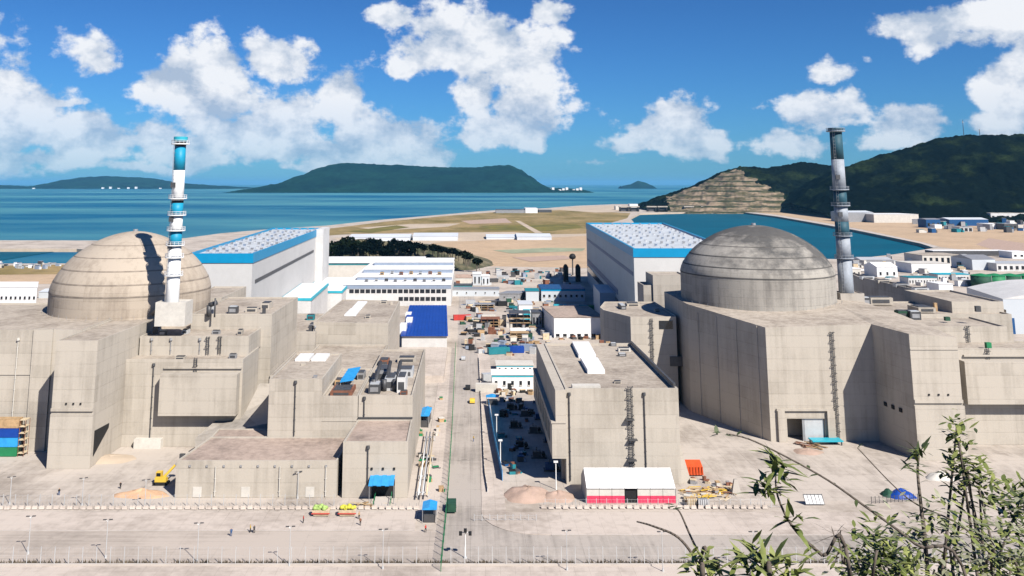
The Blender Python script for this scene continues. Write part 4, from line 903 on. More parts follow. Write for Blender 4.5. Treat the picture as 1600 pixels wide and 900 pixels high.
# sheds and cabins around the site: label, footprint on the photo, height line, finish
def shed(label, xl, xr, yb, yt, depth, wall='white_wall', roof='white', gable=0, band=None, wins=None, door=None, cat='building', name='shed', skew=0, win_m='glass', group=None):
    h = hz(xl, yt, yb); w = None
    if wins: w = (wins[0], h * wins[1], h * wins[2], wins[3]) + tuple(wins[4:])
    return house(name, label, cat, fq(xl, xr, yb, depth, 0, skew), 0, h, wall, roof, gable, .35, band, w, win_m, door, group)
shed('pale building with small windows at the left edge by the clean dome', -60, 56, 476, 449, 30, 'white', 'white', 0, None, (16, .3, .48, .45), name='workshop', skew=-14)
shed('low grey roofed annex just left of the clean dome', 60, 80, 466, 456, 20, 'hall_side', 'pale_shed', 1, name='annex_building')
shed('lavender and blue walled building with dark roof left of the shaded turbine hall', 846, 914, 471, 452, 26, 'hall_side', 'blue_dark', 0, (1.2, 'blue_band'), (8, .35, .55, .4))
shed('white walled box building with pinkish roof behind the tall concrete block', 866, 944, 528, 496, 40, 'white', 'conc_roof_pink', 0, None, (7, .06, .2, .5), skew=-3)
shed('small teal roofed kiosk by the dark roofed building', 822, 842, 471, 455, 18, 'hall_side', 'teal', 1)
shed('white house with reddish door right of the office building', 712, 737, 447, 434, 22, 'offwhite', 'soil_pink', 1.5, None, None, (.02, 3, 4, 'rust'))
shed('white site cabin with cyan roof edge beside the central road', 769, 833, 610, 586, 9, 'white', 'white', 0, (.7, 'cyan_edge'), (5, .35, .62, .3), (.38, 1.6, 2.6, 'black'), 'cabin', 'site_cabin')
shed('second white site cabin just behind the cyan edged one', 776, 833, 581, 571, 9, 'white', 'offwhite', 0, (.5, 'cyan_edge'), (6, .35, .62, .3), None, 'cabin', 'site_cabin')
shed('white tank-like box with teal cover left of the white walled building', 811, 832, 500, 476, 16, 'white', 'pale_shed', 0, None, None, (.3, 4, 6, 'cyan_edge'), 'store', 'store_box')
shed('grey equipment room beside the teal covered box', 832, 847, 512, 489, 12, 'steel', 'steel_dark', 0, None, (3, .2, .7, .5), None)
shed('long low grey viaduct wall crossing behind the central road', 707, 780, 463, 452, 12, 'hall_side', 'steel', 0, (.8, 'galv'), (5, .4, .6, .12), None, 'wall', 'boundary_wall')
shed('darker grey wall section bending towards the dark roofed building', 780, 812, 470, 459, 14, 'steel', 'steel', 0, None, (2, .4, .6, .12), None, 'wall', 'boundary_wall', 6)
for i, (px, w, c) in enumerate(((748, 9, 'hall_side'), (761, 8, 'pale_shed'))):
    shed(('taller' if i == 0 else 'shorter') + ' pale blue transformer house with dark openings behind the grey wall', px - w, px + w // 2, 446, 428 + 4 * i, 14, c, 'white', 0, None, (2, .2, .75, .35), cat='transformer house', name='transformer_house')
shed('dark green cooling shed below the white house', 708, 738, 453, 446, 10, 'teal', 'steel_dark', 0)
shed('white block on the far field by the shore', 821, 840, 333, 325.5, 60, 'white', 'white', 0, cat='building', name='shore_building')
shed('dark long roof of the shore works left of the white block', 775, 820, 333, 328, 50, 'steel', 'steel_dark', 0, cat='building', name='shore_building')
shed('low dark shed on the shore right of the white block', 842, 862, 332, 328, 40, 'steel_dark', 'steel', 0, cat='building', name='shore_building')
for i, (a, b, y0, y1, s) in enumerate(((545, 640, 377, 366, 'leftmost'), (645, 715, 376, 364, 'second'), (760, 808, 374, 366, 'short'), (808, 862, 375, 365, 'rightmost'))):
    shed(s + ' pale blue grey shed in the row below the olive field', a, b, y0, y1 + 5, 60, 'pale_shed', 'pale_shed', 3, cat='shed', group='pale sheds below the field')
# harbour gates at the head of the basin
for i, px in enumerate((975, 991, 1018, 1035, 1076, 1100, 1113)):
    x, y = G(px, 330.5); t = T('intake_gate', ('first', 'second', 'third', 'fourth', 'fifth', 'sixth', 'seventh')[i] + ' dark intake gate from the left at the head of the harbour basin', 'gate', (x, y, 0), 'intake gates')
    w = 11 if i not in (5,) else 6
    for s in (-1, 1): M().box(x + s * w - 2, x + s * w + 2, y - 6, y + 6, -3, 12).build('pier', 'black', t)
    M().box(x - w - 3, x + w + 3, y - 7, y + 7, 12, 15).build('deck', 'conc_b', t); M().box(x - w, x + w, y - 1, y + 1, -3, 11).build('gate_leaf', 'steel_dark', t)
shed('white pump house above the intake gates', 984, 997, 327, 319, 30, 'white', 'white', 0, None, None, None, 'pump house', 'pump_house')
shed('small cream pump house at the left of the intake gates', 962, 972, 328, 322, 25, 'offwhite', 'white', 0, None, None, None, 'pump house', 'pump_house')
shed('long grey intake building beside the white pump house', 1034, 1058, 327, 321, 30, 'galv', 'steel', 0, None, (6, .3, .7, .5), None, 'pump house', 'pump_house')
shed('narrow white tower at the foot of the quarry', 1063, 1068, 327, 317, 20, 'white', 'white', 0, None, None, None, 'tower', 'water_tower')
# works area on the far right
R_ = [
 ('large cream hall on the sand behind the grey stack', 1366, 1436, 348, 335, 70, 'offwhite', 'white', 0, None), ('grey hall end beside the large cream hall', 1322, 1366, 347, 332, 60, 'steel', 'pale_shed', 3, None),
 ('long low pale roof at the foot of the dark hill', 1372, 1462, 332, 327, 40, 'pale_shed', 'offwhite', 2, None), ('small red roofed shed at the hill foot left of the grey stack', 1228, 1256, 328, 324, 30, 'offwhite', 'red', 3, None), ('white low shed at the hill foot', 1258, 1290, 329, 324, 30, 'white', 'white', 2, None),
 ('grey block with long window row against the dark hill', 1476, 1524, 325, 312, 40, 'conc_b', 'steel', 0, (10, .3, .8, .6)), ('white house below the grey hill block', 1486, 1526, 333, 324, 30, 'white_wall', 'galv', 0, (6, .3, .6, .4)),
 ('wide hall with pale blue roof at the right edge under the hill', 1540, 1660, 333, 322, 80, 'teal', 'hall_side', 5, None), ('deep blue shed in the works yard', 1470, 1498, 341, 331, 30, 'blue_dark', 'blue_dark', 2, None),
 ('long shed with pale green roof and dark blue front', 1484, 1545, 353, 343, 40, 'blue_dark', 'pale_shed', 3, None), ('cream office with windows at the right edge of the works', 1549, 1640, 347, 333, 40, 'white_wall', 'offwhite', 0, (12, .25, .7, .5)),
 ('white flat store below the cream office', 1545, 1568, 358, 350, 30, 'white', 'white', 0, None), ('dark store beside the white flat store', 1570, 1590, 359, 350, 25, 'steel_dark', 'steel', 0, (3, .2, .7, .5)), ('blue machine house in the works yard', 1448, 1470, 356, 343, 25, 'blue_dark', 'steel', 2, (3, .2, .6, .5)),
 ('small white hut in front of the blue machine house', 1461, 1472, 357, 351, 14, 'white', 'white', 0, None), ('pale grey shed with open front in the works yard', 1500, 1520, 362, 355, 20, 'galv', 'steel', 0, (3, .1, .8, .7)),
 ('pinkish white building with dark doorways on the near quay', 1442, 1505, 414, 399, 30, 'offwhite', 'conc_roof', 0, (7, .2, .75, .45)), ('tan block beside the pinkish white quay building', 1506, 1526, 414, 404, 20, 'timber_pale', 'white', 0, None),
 ('bright white building with three bays on the near quay', 1425, 1486, 427, 412, 24, 'white', 'offwhite', 0, None), ('white gabled store right of the grey stack', 1371, 1403, 433, 417, 20, 'white', 'white', 3, (3, .2, .5, .3)), ('grey long shed with white eaves near the basin edge', 1346, 1395, 414, 406, 18, 'steel', 'galv', 2, None),
 ('small cream store at the foot of the grey stack', 1332, 1346, 433, 420, 16, 'offwhite', 'white', 0, (2, .2, .6, .3)), ('pale building with four dark openings at the right edge', 1558, 1640, 424, 412, 24, 'white_wall', 'galv', 0, (9, .25, .7, .5)), ('long white conveyor roof sloping along the quay', 1458, 1575, 400, 392, 14, 'steel_dark', 'white', 0, None),
 ('white house with three dark windows in the green yard', 1468, 1490, 460, 444, 14, 'white', 'white', 0, (3, .2, .4, .4)), ('row house of teal and white cabins above the green yard', 1420, 1465, 444, 434, 12, 'white_wall', 'teal', 0, (10, .2, .6, .4)), ('second teal and white cabin row above the green yard', 1466, 1515, 438, 429, 12, 'white_wall', 'cyan_edge', 0, (10, .2, .6, .4)), ('grey blue roofed store right of the tan block', 1520, 1556, 422, 405, 30, 'hall_side', 'steel', 3, None),
 ('white hut by the end of the conveyor roof', 1582, 1612, 404, 394, 20, 'white', 'white', 0, (3, .3, .6, .4))]
for (lb, a, b, y0, y1, dp, w, r, gb, wn) in R_: shed(lb, a, b, y0, y1, dp, w, r, gb, None, wn, skew=-dp * .1)
for i, px in enumerate((1534, 1556, 1580, 1604)):
    x, y = G(px, 449); t = T('storage_tank', ('first', 'second', 'third', 'fourth')[i] + ' dark green round tank from the left in the walled yard', 'tank', (x, y, 0), 'green storage tanks')
    M().lathe((x, y, 0), [(7, 0), (7, 8.5)], 28).build('shell', 'green' if i % 2 else 'green_dark', t, True); M().lathe((x, y, 0), [(7.2, 8.5), (7.2, 8.9), (1, 10.2)], 28).build('roof', 'green', t)
    M().tube((x + 5, y - 5.3, 0), (x + 5, y - 5.3, 9), .15, n=6).build('ladder', 'galv', t)
t = T('warehouse', 'big pale blue warehouse with low vaulted roof and dark side at the right edge', 'warehouse', (310, 500, 0))
q = fq(1572, 1800, 522, 70); q[3] = G(1512, 470, 10); q[2] = (q[1][0], q[3][1]); hq = 17.5
M().prism(q, 0, hq).build('wall', 'hall_side', t)
rv = []
for k in range(9):
    u = k / 8; h = hq + 4.5 * math.sin(u * PI); a, b = lerp2(q[0], q[1], u), lerp2(q[3], q[2], u); rv += [(*a, h + .1), (*b, h + .1)]
M().add(rv, [(2 * k, 2 * k + 2, 2 * k + 3, 2 * k + 1) for k in range(8)] + [tuple(2 * k for k in range(9))[::-1], tuple(2 * k + 1 for k in range(9))]).build('roof', 'white_wall', t, False)
M().box(q[0][0] + 1.5, q[0][0] + 5, q[0][1] - .15, q[0][1] - .01, 0, 8).build('door', 'blue_dark', t)
for i in range(4):
    a, b = lerp2(q[0], q[3], .15 + i * .2), lerp2(q[0], q[3], .25 + i * .2); M().prism([a, b, (b[0] - .15, b[1]), (a[0] - .15, a[1])], 9, 12).build('window', 'glass', t)
# town at the foot of the island, far across the water
for i in range(12):
    px = 848 + i * 5.4; Y = 8600 + (i * 37 % 5) * 40; x, _ = D(px, 292, Y)
    house('distant_house', 'tiny white house at the waterside of the far island town', 'house', [(x - 12, Y), (x + 12, Y), (x + 12, Y + 30), (x - 12, Y + 30)], 0, 14 + (i * 13 % 4) * 9, 'white', 'offwhite', 0, .5, group='houses of the far island town')
for i, px in enumerate((52, 160, 172, 185, 200, 212, 250)):
    Y = 13900; x, _ = D(px, 292, Y)
    house('distant_house', 'tiny white house on the shore of the faint far left island', 'house', [(x - 14, Y), (x + 14, Y), (x + 14, Y + 40), (x - 14, Y + 40)], -2, 12 + (i % 3) * 9, 'white', 'offwhite', 0, .5, group='houses on the far left shore')
for i, px in enumerate((1506, 1531)):
    x, z = D(px, 211, 2350); h = (41, 16)[i]; t = T('radio_mast', ('tall', 'short')[i] + ' thin radio mast on the crest of the dark hill', 'mast', (x, 2350, z - 6))
    M().tube((x, 2350, z - 6), (x, 2350, z + h), .9, .5, 6).build('pole', 'steel_dark', t); M().obox((x, 2350, z + h * .8), (3, 1, 3)).build('antenna', 'steel', t)
# woods on the knoll
def clump_tree(px, py, Y, r, label):
    x, z = D(px, py, Y); t = T('tree', label, 'tree', (x, Y, z - r), 'trees on the knoll')
    M().tube((x, Y, z - r * 2.2), (x, Y, z), r * .13, r * .06, 6).build('trunk', 'twig', t)
    m = M()
    for k in range(95):
        v = Vector((random.gauss(0, 1), random.gauss(0, 1), random.gauss(0, 1))).normalized() * r * (.55 + .5 * random.random()); v.z *= .7
        c = Vector((x, Y, z)) + v; s = r * random.uniform(.16, .34); a = Vector((random.gauss(0, 1), random.gauss(0, 1), random.gauss(0, .6))).normalized() * s; b = a.cross(Vector((random.gauss(0, 1), random.gauss(0, 1), random.gauss(0, 1))).normalized()).normalized() * s
        m.add([c - a, c - b * .8, c + a, c + b * .9], [(0, 1, 2, 3)])
    m.build('crown', 'forest', t)
rk = random.Random(4); kc = []
for i in range(70):
    u = i / 69; px_ = 508 + 245 * u + rk.uniform(-5, 5); top = interp([(505, 388), (525, 378), (560, 374), (600, 376), (640, 380), (680, 384), (705, 388), (730, 396), (755, 408)], px_)
    kc.append((px_, top + (rk.uniform(1, 17) if px_ < 640 else rk.uniform(1, 5)), (5.2 if px_ < 640 else 3.2) * rk.uniform(.8, 1.4)))
for i, (a, b, r_) in enumerate(kc): clump_tree(a, b, 800 + 60 * (1 - min(1, max(0, (b - 376) / 22))), r_, 'dark bushy tree in the belt along the top of the knoll' if a < 640 else 'low dark bush on the bare right shoulder of the knoll')

# jumble of small equipment in the yards: too small to tell apart
WORD = {'steel_dark': 'dark grey', 'rust': 'rust red', 'offwhite': 'cream', 'timber': 'brown', 'black': 'black', 'galv': 'silver', 'teal': 'teal', 'timber_pale': 'tan', 'red': 'red', 'blue_dark': 'navy', 'white': 'white', 'steel': 'grey', 'hall_side': 'pale blue', 'orange': 'orange', 'green': 'green', 'slate': 'slate blue', 'green_dark': 'dark green'}
def jumble(label, group, n, area, seed, mats, smin=1.2, smax=3.6):
    rr = random.Random(seed); combos = [(a, b) for a in mats for b in mats]; rr.shuffle(combos)
    for i in range(n):
        px_, py_ = rr.uniform(area[0], area[1]), rr.uniform(area[2], area[3]); x, y = G(px_, py_); w, l, h = rr.uniform(smin, smax), rr.uniform(smin, smax), rr.uniform(smin * .6, smax * .9)
        m1, m2 = combos[i % len(combos)]; lb = ('all ' + WORD[m1] if m1 == m2 else WORD[m1] + ' with ' + WORD[m2] + ' lid') + ', ' + label
        t = T('equipment_crate', lb, 'equipment', (x, y, 0), group); rz_ = rr.uniform(-.5, .5)
        M().obox((x, y, 0), (w, l, h), rz_).build('body', m1, t); M().obox((x, y, h), (w * 1.08, l * 1.08, .18), rz_).build('lid', m2, t); M().obox((x + w * .7, y - l * .2, 0), (w * .35, l * .4, h * .6), rz_).build('side_box', rr.choice(mats), t)
jumble('small box in the jumble beside the central road', 'jumble beside the central road', 92, (722, 858, 468, 556), 1, ['steel_dark', 'rust', 'offwhite', 'timber', 'black', 'galv', 'slate', 'timber_pale', 'steel', 'green_dark'])
jumble('small box below the white walled building', 'jumble below the white walled building', 14, (866, 950, 524, 531), 2, ['black', 'steel_dark', 'rust', 'timber'], 1, 2.4)
jumble('small box in the dusty lot beyond the grey wall', 'boxes in the dusty lot', 40, (745, 890, 424, 446), 3, ['offwhite', 'steel_dark', 'galv', 'black', 'rust', 'teal', 'slate'], 2, 5)
jumble('small hut among the right hand works', 'huts among the right works', 60, (1335, 1520, 404, 452), 4, ['white', 'offwhite', 'galv', 'teal', 'steel', 'steel_dark', 'timber_pale', 'hall_side'], 2, 6)
jumble('small hut in the yard under the dark hill', 'huts in the yard under the hill', 46, (1430, 1600, 333, 364), 5, ['white', 'blue_dark', 'steel', 'teal', 'steel_dark', 'offwhite', 'galv'], 5, 13)
jumble('small box on the roadside strip left of the green fence', 'boxes left of the green fence', 16, (652, 690, 620, 780), 6, ['timber_pale', 'offwhite', 'steel_dark', 'green', 'timber'], .7, 1.8)
jumble('small box before the cyan edged site cabin', 'boxes before the site cabin', 12, (775, 832, 611, 620), 7, ['rust', 'timber_pale', 'timber', 'black', 'offwhite'], .9, 2)
jumble('pale hut along the far side of the left basin', 'huts along the left basin', 26, (-10, 100, 413, 421), 8, ['offwhite', 'steel_dark', 'white', 'steel', 'galv', 'slate'], 2, 4.5)
jumble('small box along the edge of the shaded pit', 'boxes along the shaded pit', 26, (778, 838, 622, 745), 9, ['steel_dark', 'black', 'slate', 'teal', 'rust', 'blue_dark'], .8, 2.2)
jumble('small box on the dusty ground right of the tent', 'boxes right of the tent', 18, (1062, 1150, 748, 790), 10, ['timber_pale', 'timber', 'rust', 'offwhite', 'steel'], .5, 1.4)
# ------------------------------------------------------------------ site things
def container(label, c, rz, m, dims=(6.0, 2.4, 2.6), group=None, name='container', cat='container'):
    t = T(name, label, cat, (0, 0, 0), group); w, l, h = dims
    b = M(); b.box(-w / 2, w / 2, -l / 2, l / 2, .12, h)
    for i in range(int(w / .5)):
        x = -w / 2 + .3 + i * .5
        for s in (-1, 1): b.box(x - .1, x + .1, s * l / 2 - .05, s * l / 2 + .05, .3, h - .15)
    b.build('body', m, t); M().box(-w / 2 - .02, w / 2 + .02, -l / 2 - .03, l / 2 + .03, h, h + .08).build('roof', m, t)
    for s in (-1, 1): M().box(w / 2, w / 2 + .06, s * l / 4 - l / 4 + .1, s * l / 4 + l / 4 - .1, .25, h - .12).build('door', m, t)
    for dr in [c_ for c_ in t.children if c_.name.startswith('door')]:
        y_ = sum(v_.co.y for v_ in dr.data.vertices) / 8; M().box(w / 2 + .06, w / 2 + .12, y_ - .04, y_ + .04, .3, h - .2).build('lock_bar', 'galv', dr)
    t.location = (c[0], c[1], c[2] if len(c) > 2 else 0); t.rotation_euler = (0, 0, rz); return t
def car(label, c, rz, m, kind='car', group=None):
    t = T({'car': 'parked_car', 'truck': 'truck', 'van': 'van'}[kind], label, kind, (0, 0, 0), group)
    if kind == 'car': L_, W_, prof = 4.4, 1.8, [(-2.2, .35), (2.2, .35), (2.2, .75), (1.3, .95), (.6, 1.45), (-1.2, 1.48), (-1.9, 1.0), (-2.2, .9)]
    elif kind == 'van': L_, W_, prof = 5.2, 2.0, [(-2.6, .4), (2.6, .4), (2.6, 1.0), (2.1, 1.2), (1.6, 2.1), (-2.6, 2.15)]
    else: L_, W_, prof = 7.4, 2.4, [(1.6, .6), (3.7, .6), (3.7, 1.5), (3.4, 2.7), (1.6, 2.75)]
    n = len(prof); vs = [(x, -W_ / 2, z) for x, z in prof] + [(x, W_ / 2, z) for x, z in prof]
    M().add(vs, [tuple(range(n)), tuple(range(2 * n - 1, n - 1, -1))] + [(i, n + i, n + (i + 1) % n, (i + 1) % n) for i in range(n)]).build('body', m, t)
    if kind == 'truck':
        M().box(-3.7, 1.5, -1.2, 1.2, .9, 1.2).build('chassis', 'steel_dark', t); M().box(-3.7, 1.4, -1.2, 1.2, 1.2, 2.3).build('tipper_bed', m, t)
    wz = {'car': (1.0, 1.4), 'van': (1.3, 1.95), 'truck': (1.7, 2.5)}[kind]; wx = {'car': (-1.2, .55), 'van': (.4, 1.5), 'truck': (2.0, 3.2)}[kind]
    for s in (-1, 1): M().box(wx[0], wx[1], s * W_ / 2 - .03, s * W_ / 2 + .03, *wz).build('window', 'glass', t)
    for x in ((-1.35, 1.35) if kind != 'truck' else (-2.4, 2.6)):
        for s in (-1, 1): M().tube((x, s * (W_ / 2 - .12), .36), (x, s * (W_ / 2 + .06), .36), .36, .36, 12).build('wheel', 'black', t)
    for w_ in [c_ for c_ in t.children if c_.name.startswith('wheel')]:
        vs_ = [v_.co for v_ in w_.data.vertices]; cx_ = sum(v_.x for v_ in vs_) / len(vs_); sy_ = max((v_.y for v_ in vs_), key=abs); M().tube((cx_, sy_ * .99, .36), (cx_, sy_ * 1.02, .36), .2, .2, 8).build('rim', 'galv', w_)
    for s in (-1, 1): M().box(L_ / 2 - .02, L_ / 2 + .04, s * W_ / 3 - .18, s * W_ / 3 + .18, .65, .82).build('headlight', 'white', t)
    t.location = (c[0], c[1], .02); t.rotation_euler = (0, 0, rz); return t
# lamp posts
def lamp(x, y, h, label, rz=0, group='street lamps'):
    t = T('street_lamp', label, 'street lamp', (0, 0, 0), group)
    M().tube((0, 0, 0), (0, 0, h), .1, .06, 8).build('pole', 'galv', t); M().tube((0, 0, 0), (0, 0, .5), .25, .2, 8).build('base', 'galv', t)
    for s in (-1, 1):
        M().tube((0, 0, h - .3), (s * .5, 0, h + .05), .05, .04, 6).build('arm', 'galv', t); M().obox((s * .62, 0, h), (.7, .3, .14)).build('lamp_head', 'steel_dark', t)
    t.location = (x, y, 0); t.rotation_euler = (0, 0, rz); return t
for i, (px, py) in enumerate(((44, 866), (165, 872), (308, 878), (452, 884), (598, 889), (886, 891), (1036, 893), (1180, 893))):
    x, y = G(px, py); lamp(x, 195.0 if False else y, 7.4, ('leftmost', 'second', 'third', 'fourth', 'fifth', 'sixth', 'seventh', 'eighth')[i] + ' white twin-headed street lamp from the left along the near road', .1)
for i, (px, py) in enumerate(((15, 788), (128, 790), (226, 793), (340, 776), (465, 779))):
    x, y = G(px, py); lamp(x, y, 6.2, ('leftmost', 'second', 'middle', 'fourth', 'rightmost')[i] + ' street lamp of the five behind the left barrier row', .4, 'lamps behind the barriers')
x, y = G(727, 872); t = T('camera_mast', 'white mast with cluster of black cameras at the road junction', 'camera mast', (x, y, 0))
M().tube((x, y, 0), (x, y, 5.2), .12, .1, 8).build('pole', 'white', t); M().tube((x, y, 0), (x, y, .3), .4, .35, 8).build('base', 'galv', t)
M().box(x - 1.1, x + 1.1, y - .05, y + .05, 4.9, 5.05).build('crossbar', 'white', t)
for dx, dz in ((-1, 4.55), (0, 5.1), (1, 4.55)): M().obox((x + dx, y - .2, dz), (.65, .8, .6)).build('camera_housing', 'black', t)
# barrier rows
def barrier():
    t = T('concrete_barrier', 'small pale concrete barrier block in the row along the left pavement', 'barrier', (0, 0, 0), 'barrier blocks along the left pavement')
    m = M(); m.add([(-.62, -.38, 0), (.62, -.38, 0), (.62, .38, 0), (-.62, .38, 0), (-.55, -.13, .72), (.55, -.13, .72), (.55, .13, .72), (-.55, .13, .72), (-.6, -.2, .35), (.6, -.2, .35), (.6, .2, .35), (-.6, .2, .35)],
        [(3, 2, 1, 0), (0, 1, 9, 8), (1, 2, 10, 9), (2, 3, 11, 10), (3, 0, 8, 11), (8, 9, 5, 4), (9, 10, 6, 5), (10, 11, 7, 6), (11, 8, 4, 7), (4, 5, 6, 7)]); m.build('block', 'pavement', t)
    M().tube((0, 0, .7), (0, 0, 1.3), .05, n=5).build('stake', 'steel', t); return t
b0 = barrier(); n = 0
x0, yb = G(-10, 796); x1, _ = G(650, 796); k = 62
for i in range(k):
    x = x0 + (x1 - x0) * i / (k - 1) + random.uniform(-.1, .1)
    o = b0 if i == 0 else copy_tree(b0)
    o.location = (x, yb + random.uniform(-.15, .15), .13); o.rotation_euler = (0, 0, random.uniform(-.12, .12))
x0, yb2 = G(850, 795); x1, _ = G(1195, 795)
for i in range(32):
    o = copy_tree(b0); o['label'] = 'small pale concrete barrier block in the row before the white tent'; o['group'] = 'barrier blocks before the tent'
    o.location = (x0 + (x1 - x0) * i / 31, yb2 + random.uniform(-.15, .15), .13); o.rotation_euler = (0, 0, random.uniform(-.12, .12))
# fences
def fence(label, pts, h, step, m_post, m_wire, wires=5, pick=.5, name='fence', panel=None, wr_r=.018):
    x, y = pts[0]; t = T(name, label, 'fence', (x, y, 0)); wr = M()
    for a, b in zip(pts, pts[1:]):
        a, b = Vector((*a, 0)), Vector((*b, 0)); L_ = (b - a).length; n = max(1, int(L_ / step)); d = (b - a) / n
        for i in range(n + 1):
            p = a + d * i; M().obox((p.x, p.y, 0), (.12, .12, h + .15)).build('post', m_post, t)
            if panel and i < n:
                q = p + d; dd = d.normalized() * .1
                M().add([(p.x + dd.x, p.y + dd.y, .15), (q.x - dd.x, q.y - dd.y, .15), (q.x - dd.x, q.y - dd.y, h), (p.x + dd.x, p.y + dd.y, h), (p.x + dd.x + .05, p.y + dd.y + .05, .15), (q.x - dd.x + .05, q.y - dd.y + .05, .15), (q.x - dd.x + .05, q.y - dd.y + .05, h), (p.x + dd.x + .05, p.y + dd.y + .05, h)], [(3, 2, 1, 0), (4, 5, 6, 7), (0, 1, 5, 4), (1, 2, 6, 5), (2, 3, 7, 6), (3, 0, 4, 7)]).build('panel', panel, t)
        if not panel:
            for w in range(wires): z = .3 + (h - .4) * w / (wires - 1); wr.tube(a + Vector((0, 0, z)), b + Vector((0, 0, z)), wr_r, n=4)
            k = int(L_ / pick)
            for i in range(k): p = a + (b - a) * (i / k); wr.obox((p.x, p.y, .2), (wr_r * 1.3, wr_r * 1.3, h - .25))
    if not panel: tag(wr.build('wire_mesh', m_wire, t), kind='stuff')
    return t
fence('long pale wire fence along the near edge of the road at the bottom', [(-125, YB - 1.1), (-11, YB - 1.1)], 3.4, 2.8, 'galv', 'galv', 3, 1.4, wr_r=.012)
fence('pale wire fence along the near road edge in front of the junction and tent', [(-4, YB - 1.1), (112, YB - 1.1)], 3.4, 2.8, 'galv', 'galv', 3, 1.4, wr_r=.012)
fence('pale mesh fence behind the left barrier blocks', [(-122, 228.2), (-33, 228.2)], 2.6, 2.9, 'galv', 'galv', 3, .9, wr_r=.014)
fence('pale mesh fence behind the barrier blocks before the tent', [(18, 227.4), (75, 227.4)], 1.9, 2.4, 'galv', 'galv', 3, .8, wr_r=.014)
fence('dark green mesh fence along the left kerb of the central road', [G(689, 893), G(699, 790), G(706, 680), G(712, 545)], 3.0, 3.4, 'green', 'green_dark', 7, .45)
fence('white picket gate line across the end of the central road', [G(741, 814), G(838, 814)], 1.3, 1.7, 'galv', 'galv', 2, .6)
fence('blue hoarding along the shaded pit beside the central road', [G(763, 635), G(772, 690), G(785, 752)], 2.6, 3.4, 'blue_tarp', 'blue_dark', panel='blue_tarp')
fence('low white wall of panels on the right kerb of the central road', [G(748, 560), G(752, 640), G(757, 740), G(762, 770)], .9, 4.0, 'white', 'white', panel='offwhite')
# pipe trench frames and rubble beside the fence
for i, (px, py) in enumerate(((672, 690), (668, 722), (664, 752), (661, 778))):
    x, y = G(px, py); t = T('pipe_rack', ('farthest', 'second', 'third', 'nearest')[i] + ' low pale pipe support in the strip left of the green fence', 'pipe rack', (x, y, 0), 'pipe supports')
    for s in (-1, 1): M().box(x + s * 1.4 - .12, x + s * 1.4 + .12, y - .12, y + .12, .1, 1.2).build('leg', 'galv', t)
    M().box(x - 1.7, x + 1.7, y - .15, y + .15, 1.2, 1.4).build('beam', 'galv', t)
for i, dx in enumerate((-1.0, 0, 1.0)):
    a, b = G(672, 684), G(660, 784); o = M(); o.tube((a[0] + dx, a[1], 1.62), (b[0] + dx, b[1], 1.62), .2, n=8); tag(o.build('pipe', ('white', 'galv', 'timber_pale')[i], None, True), ('white', 'grey', 'cream')[i] + ' pipe laid on the low supports left of the green fence', 'pipe')
# shelters with blue tops
def shelter(label, c, w, l, h, m, rz=0, ribs=4, dark=True):
    t = T('shelter', label, 'shelter', (0, 0, 0))
    for i in range(ribs):
        y0 = -l / 2 + l * i / ribs; M().add([(-w / 2, y0, h), (0, y0, h + .45), (w / 2, y0, h), (-w / 2, y0 + l / ribs * .95, h), (0, y0 + l / ribs * .95, h + .45), (w / 2, y0 + l / ribs * .95, h), (-w / 2, y0, h - .1), (w / 2, y0, h - .1), (-w / 2, y0 + l / ribs * .95, h - .1), (w / 2, y0 + l / ribs * .95, h - .1)],
            [(0, 1, 4, 3), (1, 2, 5, 4), (6, 8, 9, 7), (0, 6, 7, 2, 1), (3, 4, 5, 9, 8), (0, 3, 8, 6), (2, 7, 9, 5)]).build('canopy_panel', m, t)
    for x in (-1, 1):
        for y in (-1, 1): M().box(x * (w / 2 - .15) - .07, x * (w / 2 - .15) + .07, y * (l / 2 - .15) - .07, y * (l / 2 - .15) + .07, 0, h).build('leg', 'steel', t)
    if dark: M().box(-w / 2 + .4, w / 2 - .4, -l / 2 + .5, l / 2 - .5, .05, h * .55).build('counter', 'steel_dark', t)
    t.location = (c[0], c[1], c[2] if len(c) > 2 else 0); t.rotation_euler = (0, 0, rz); return t
x, y = G(671, 815); shelter('light blue topped guard shelter with dark sides at the road junction', (x, y + 1.5), 3.4, 5.4, 3.0, 'blue_tarp', 0, 4)
x, y = G(664, 668); shelter('long bright blue canopy in the strip left of the green fence', (x, y + 5), 3.2, 11, 3.6, 'blue_tarp', -.05, 5)
x, y = G(765, 634); shelter('small blue canopy at the end of the blue hoarding', (x + 1, y + 2), 4.5, 3.4, 2.8, 'blue_tarp', 0, 2)
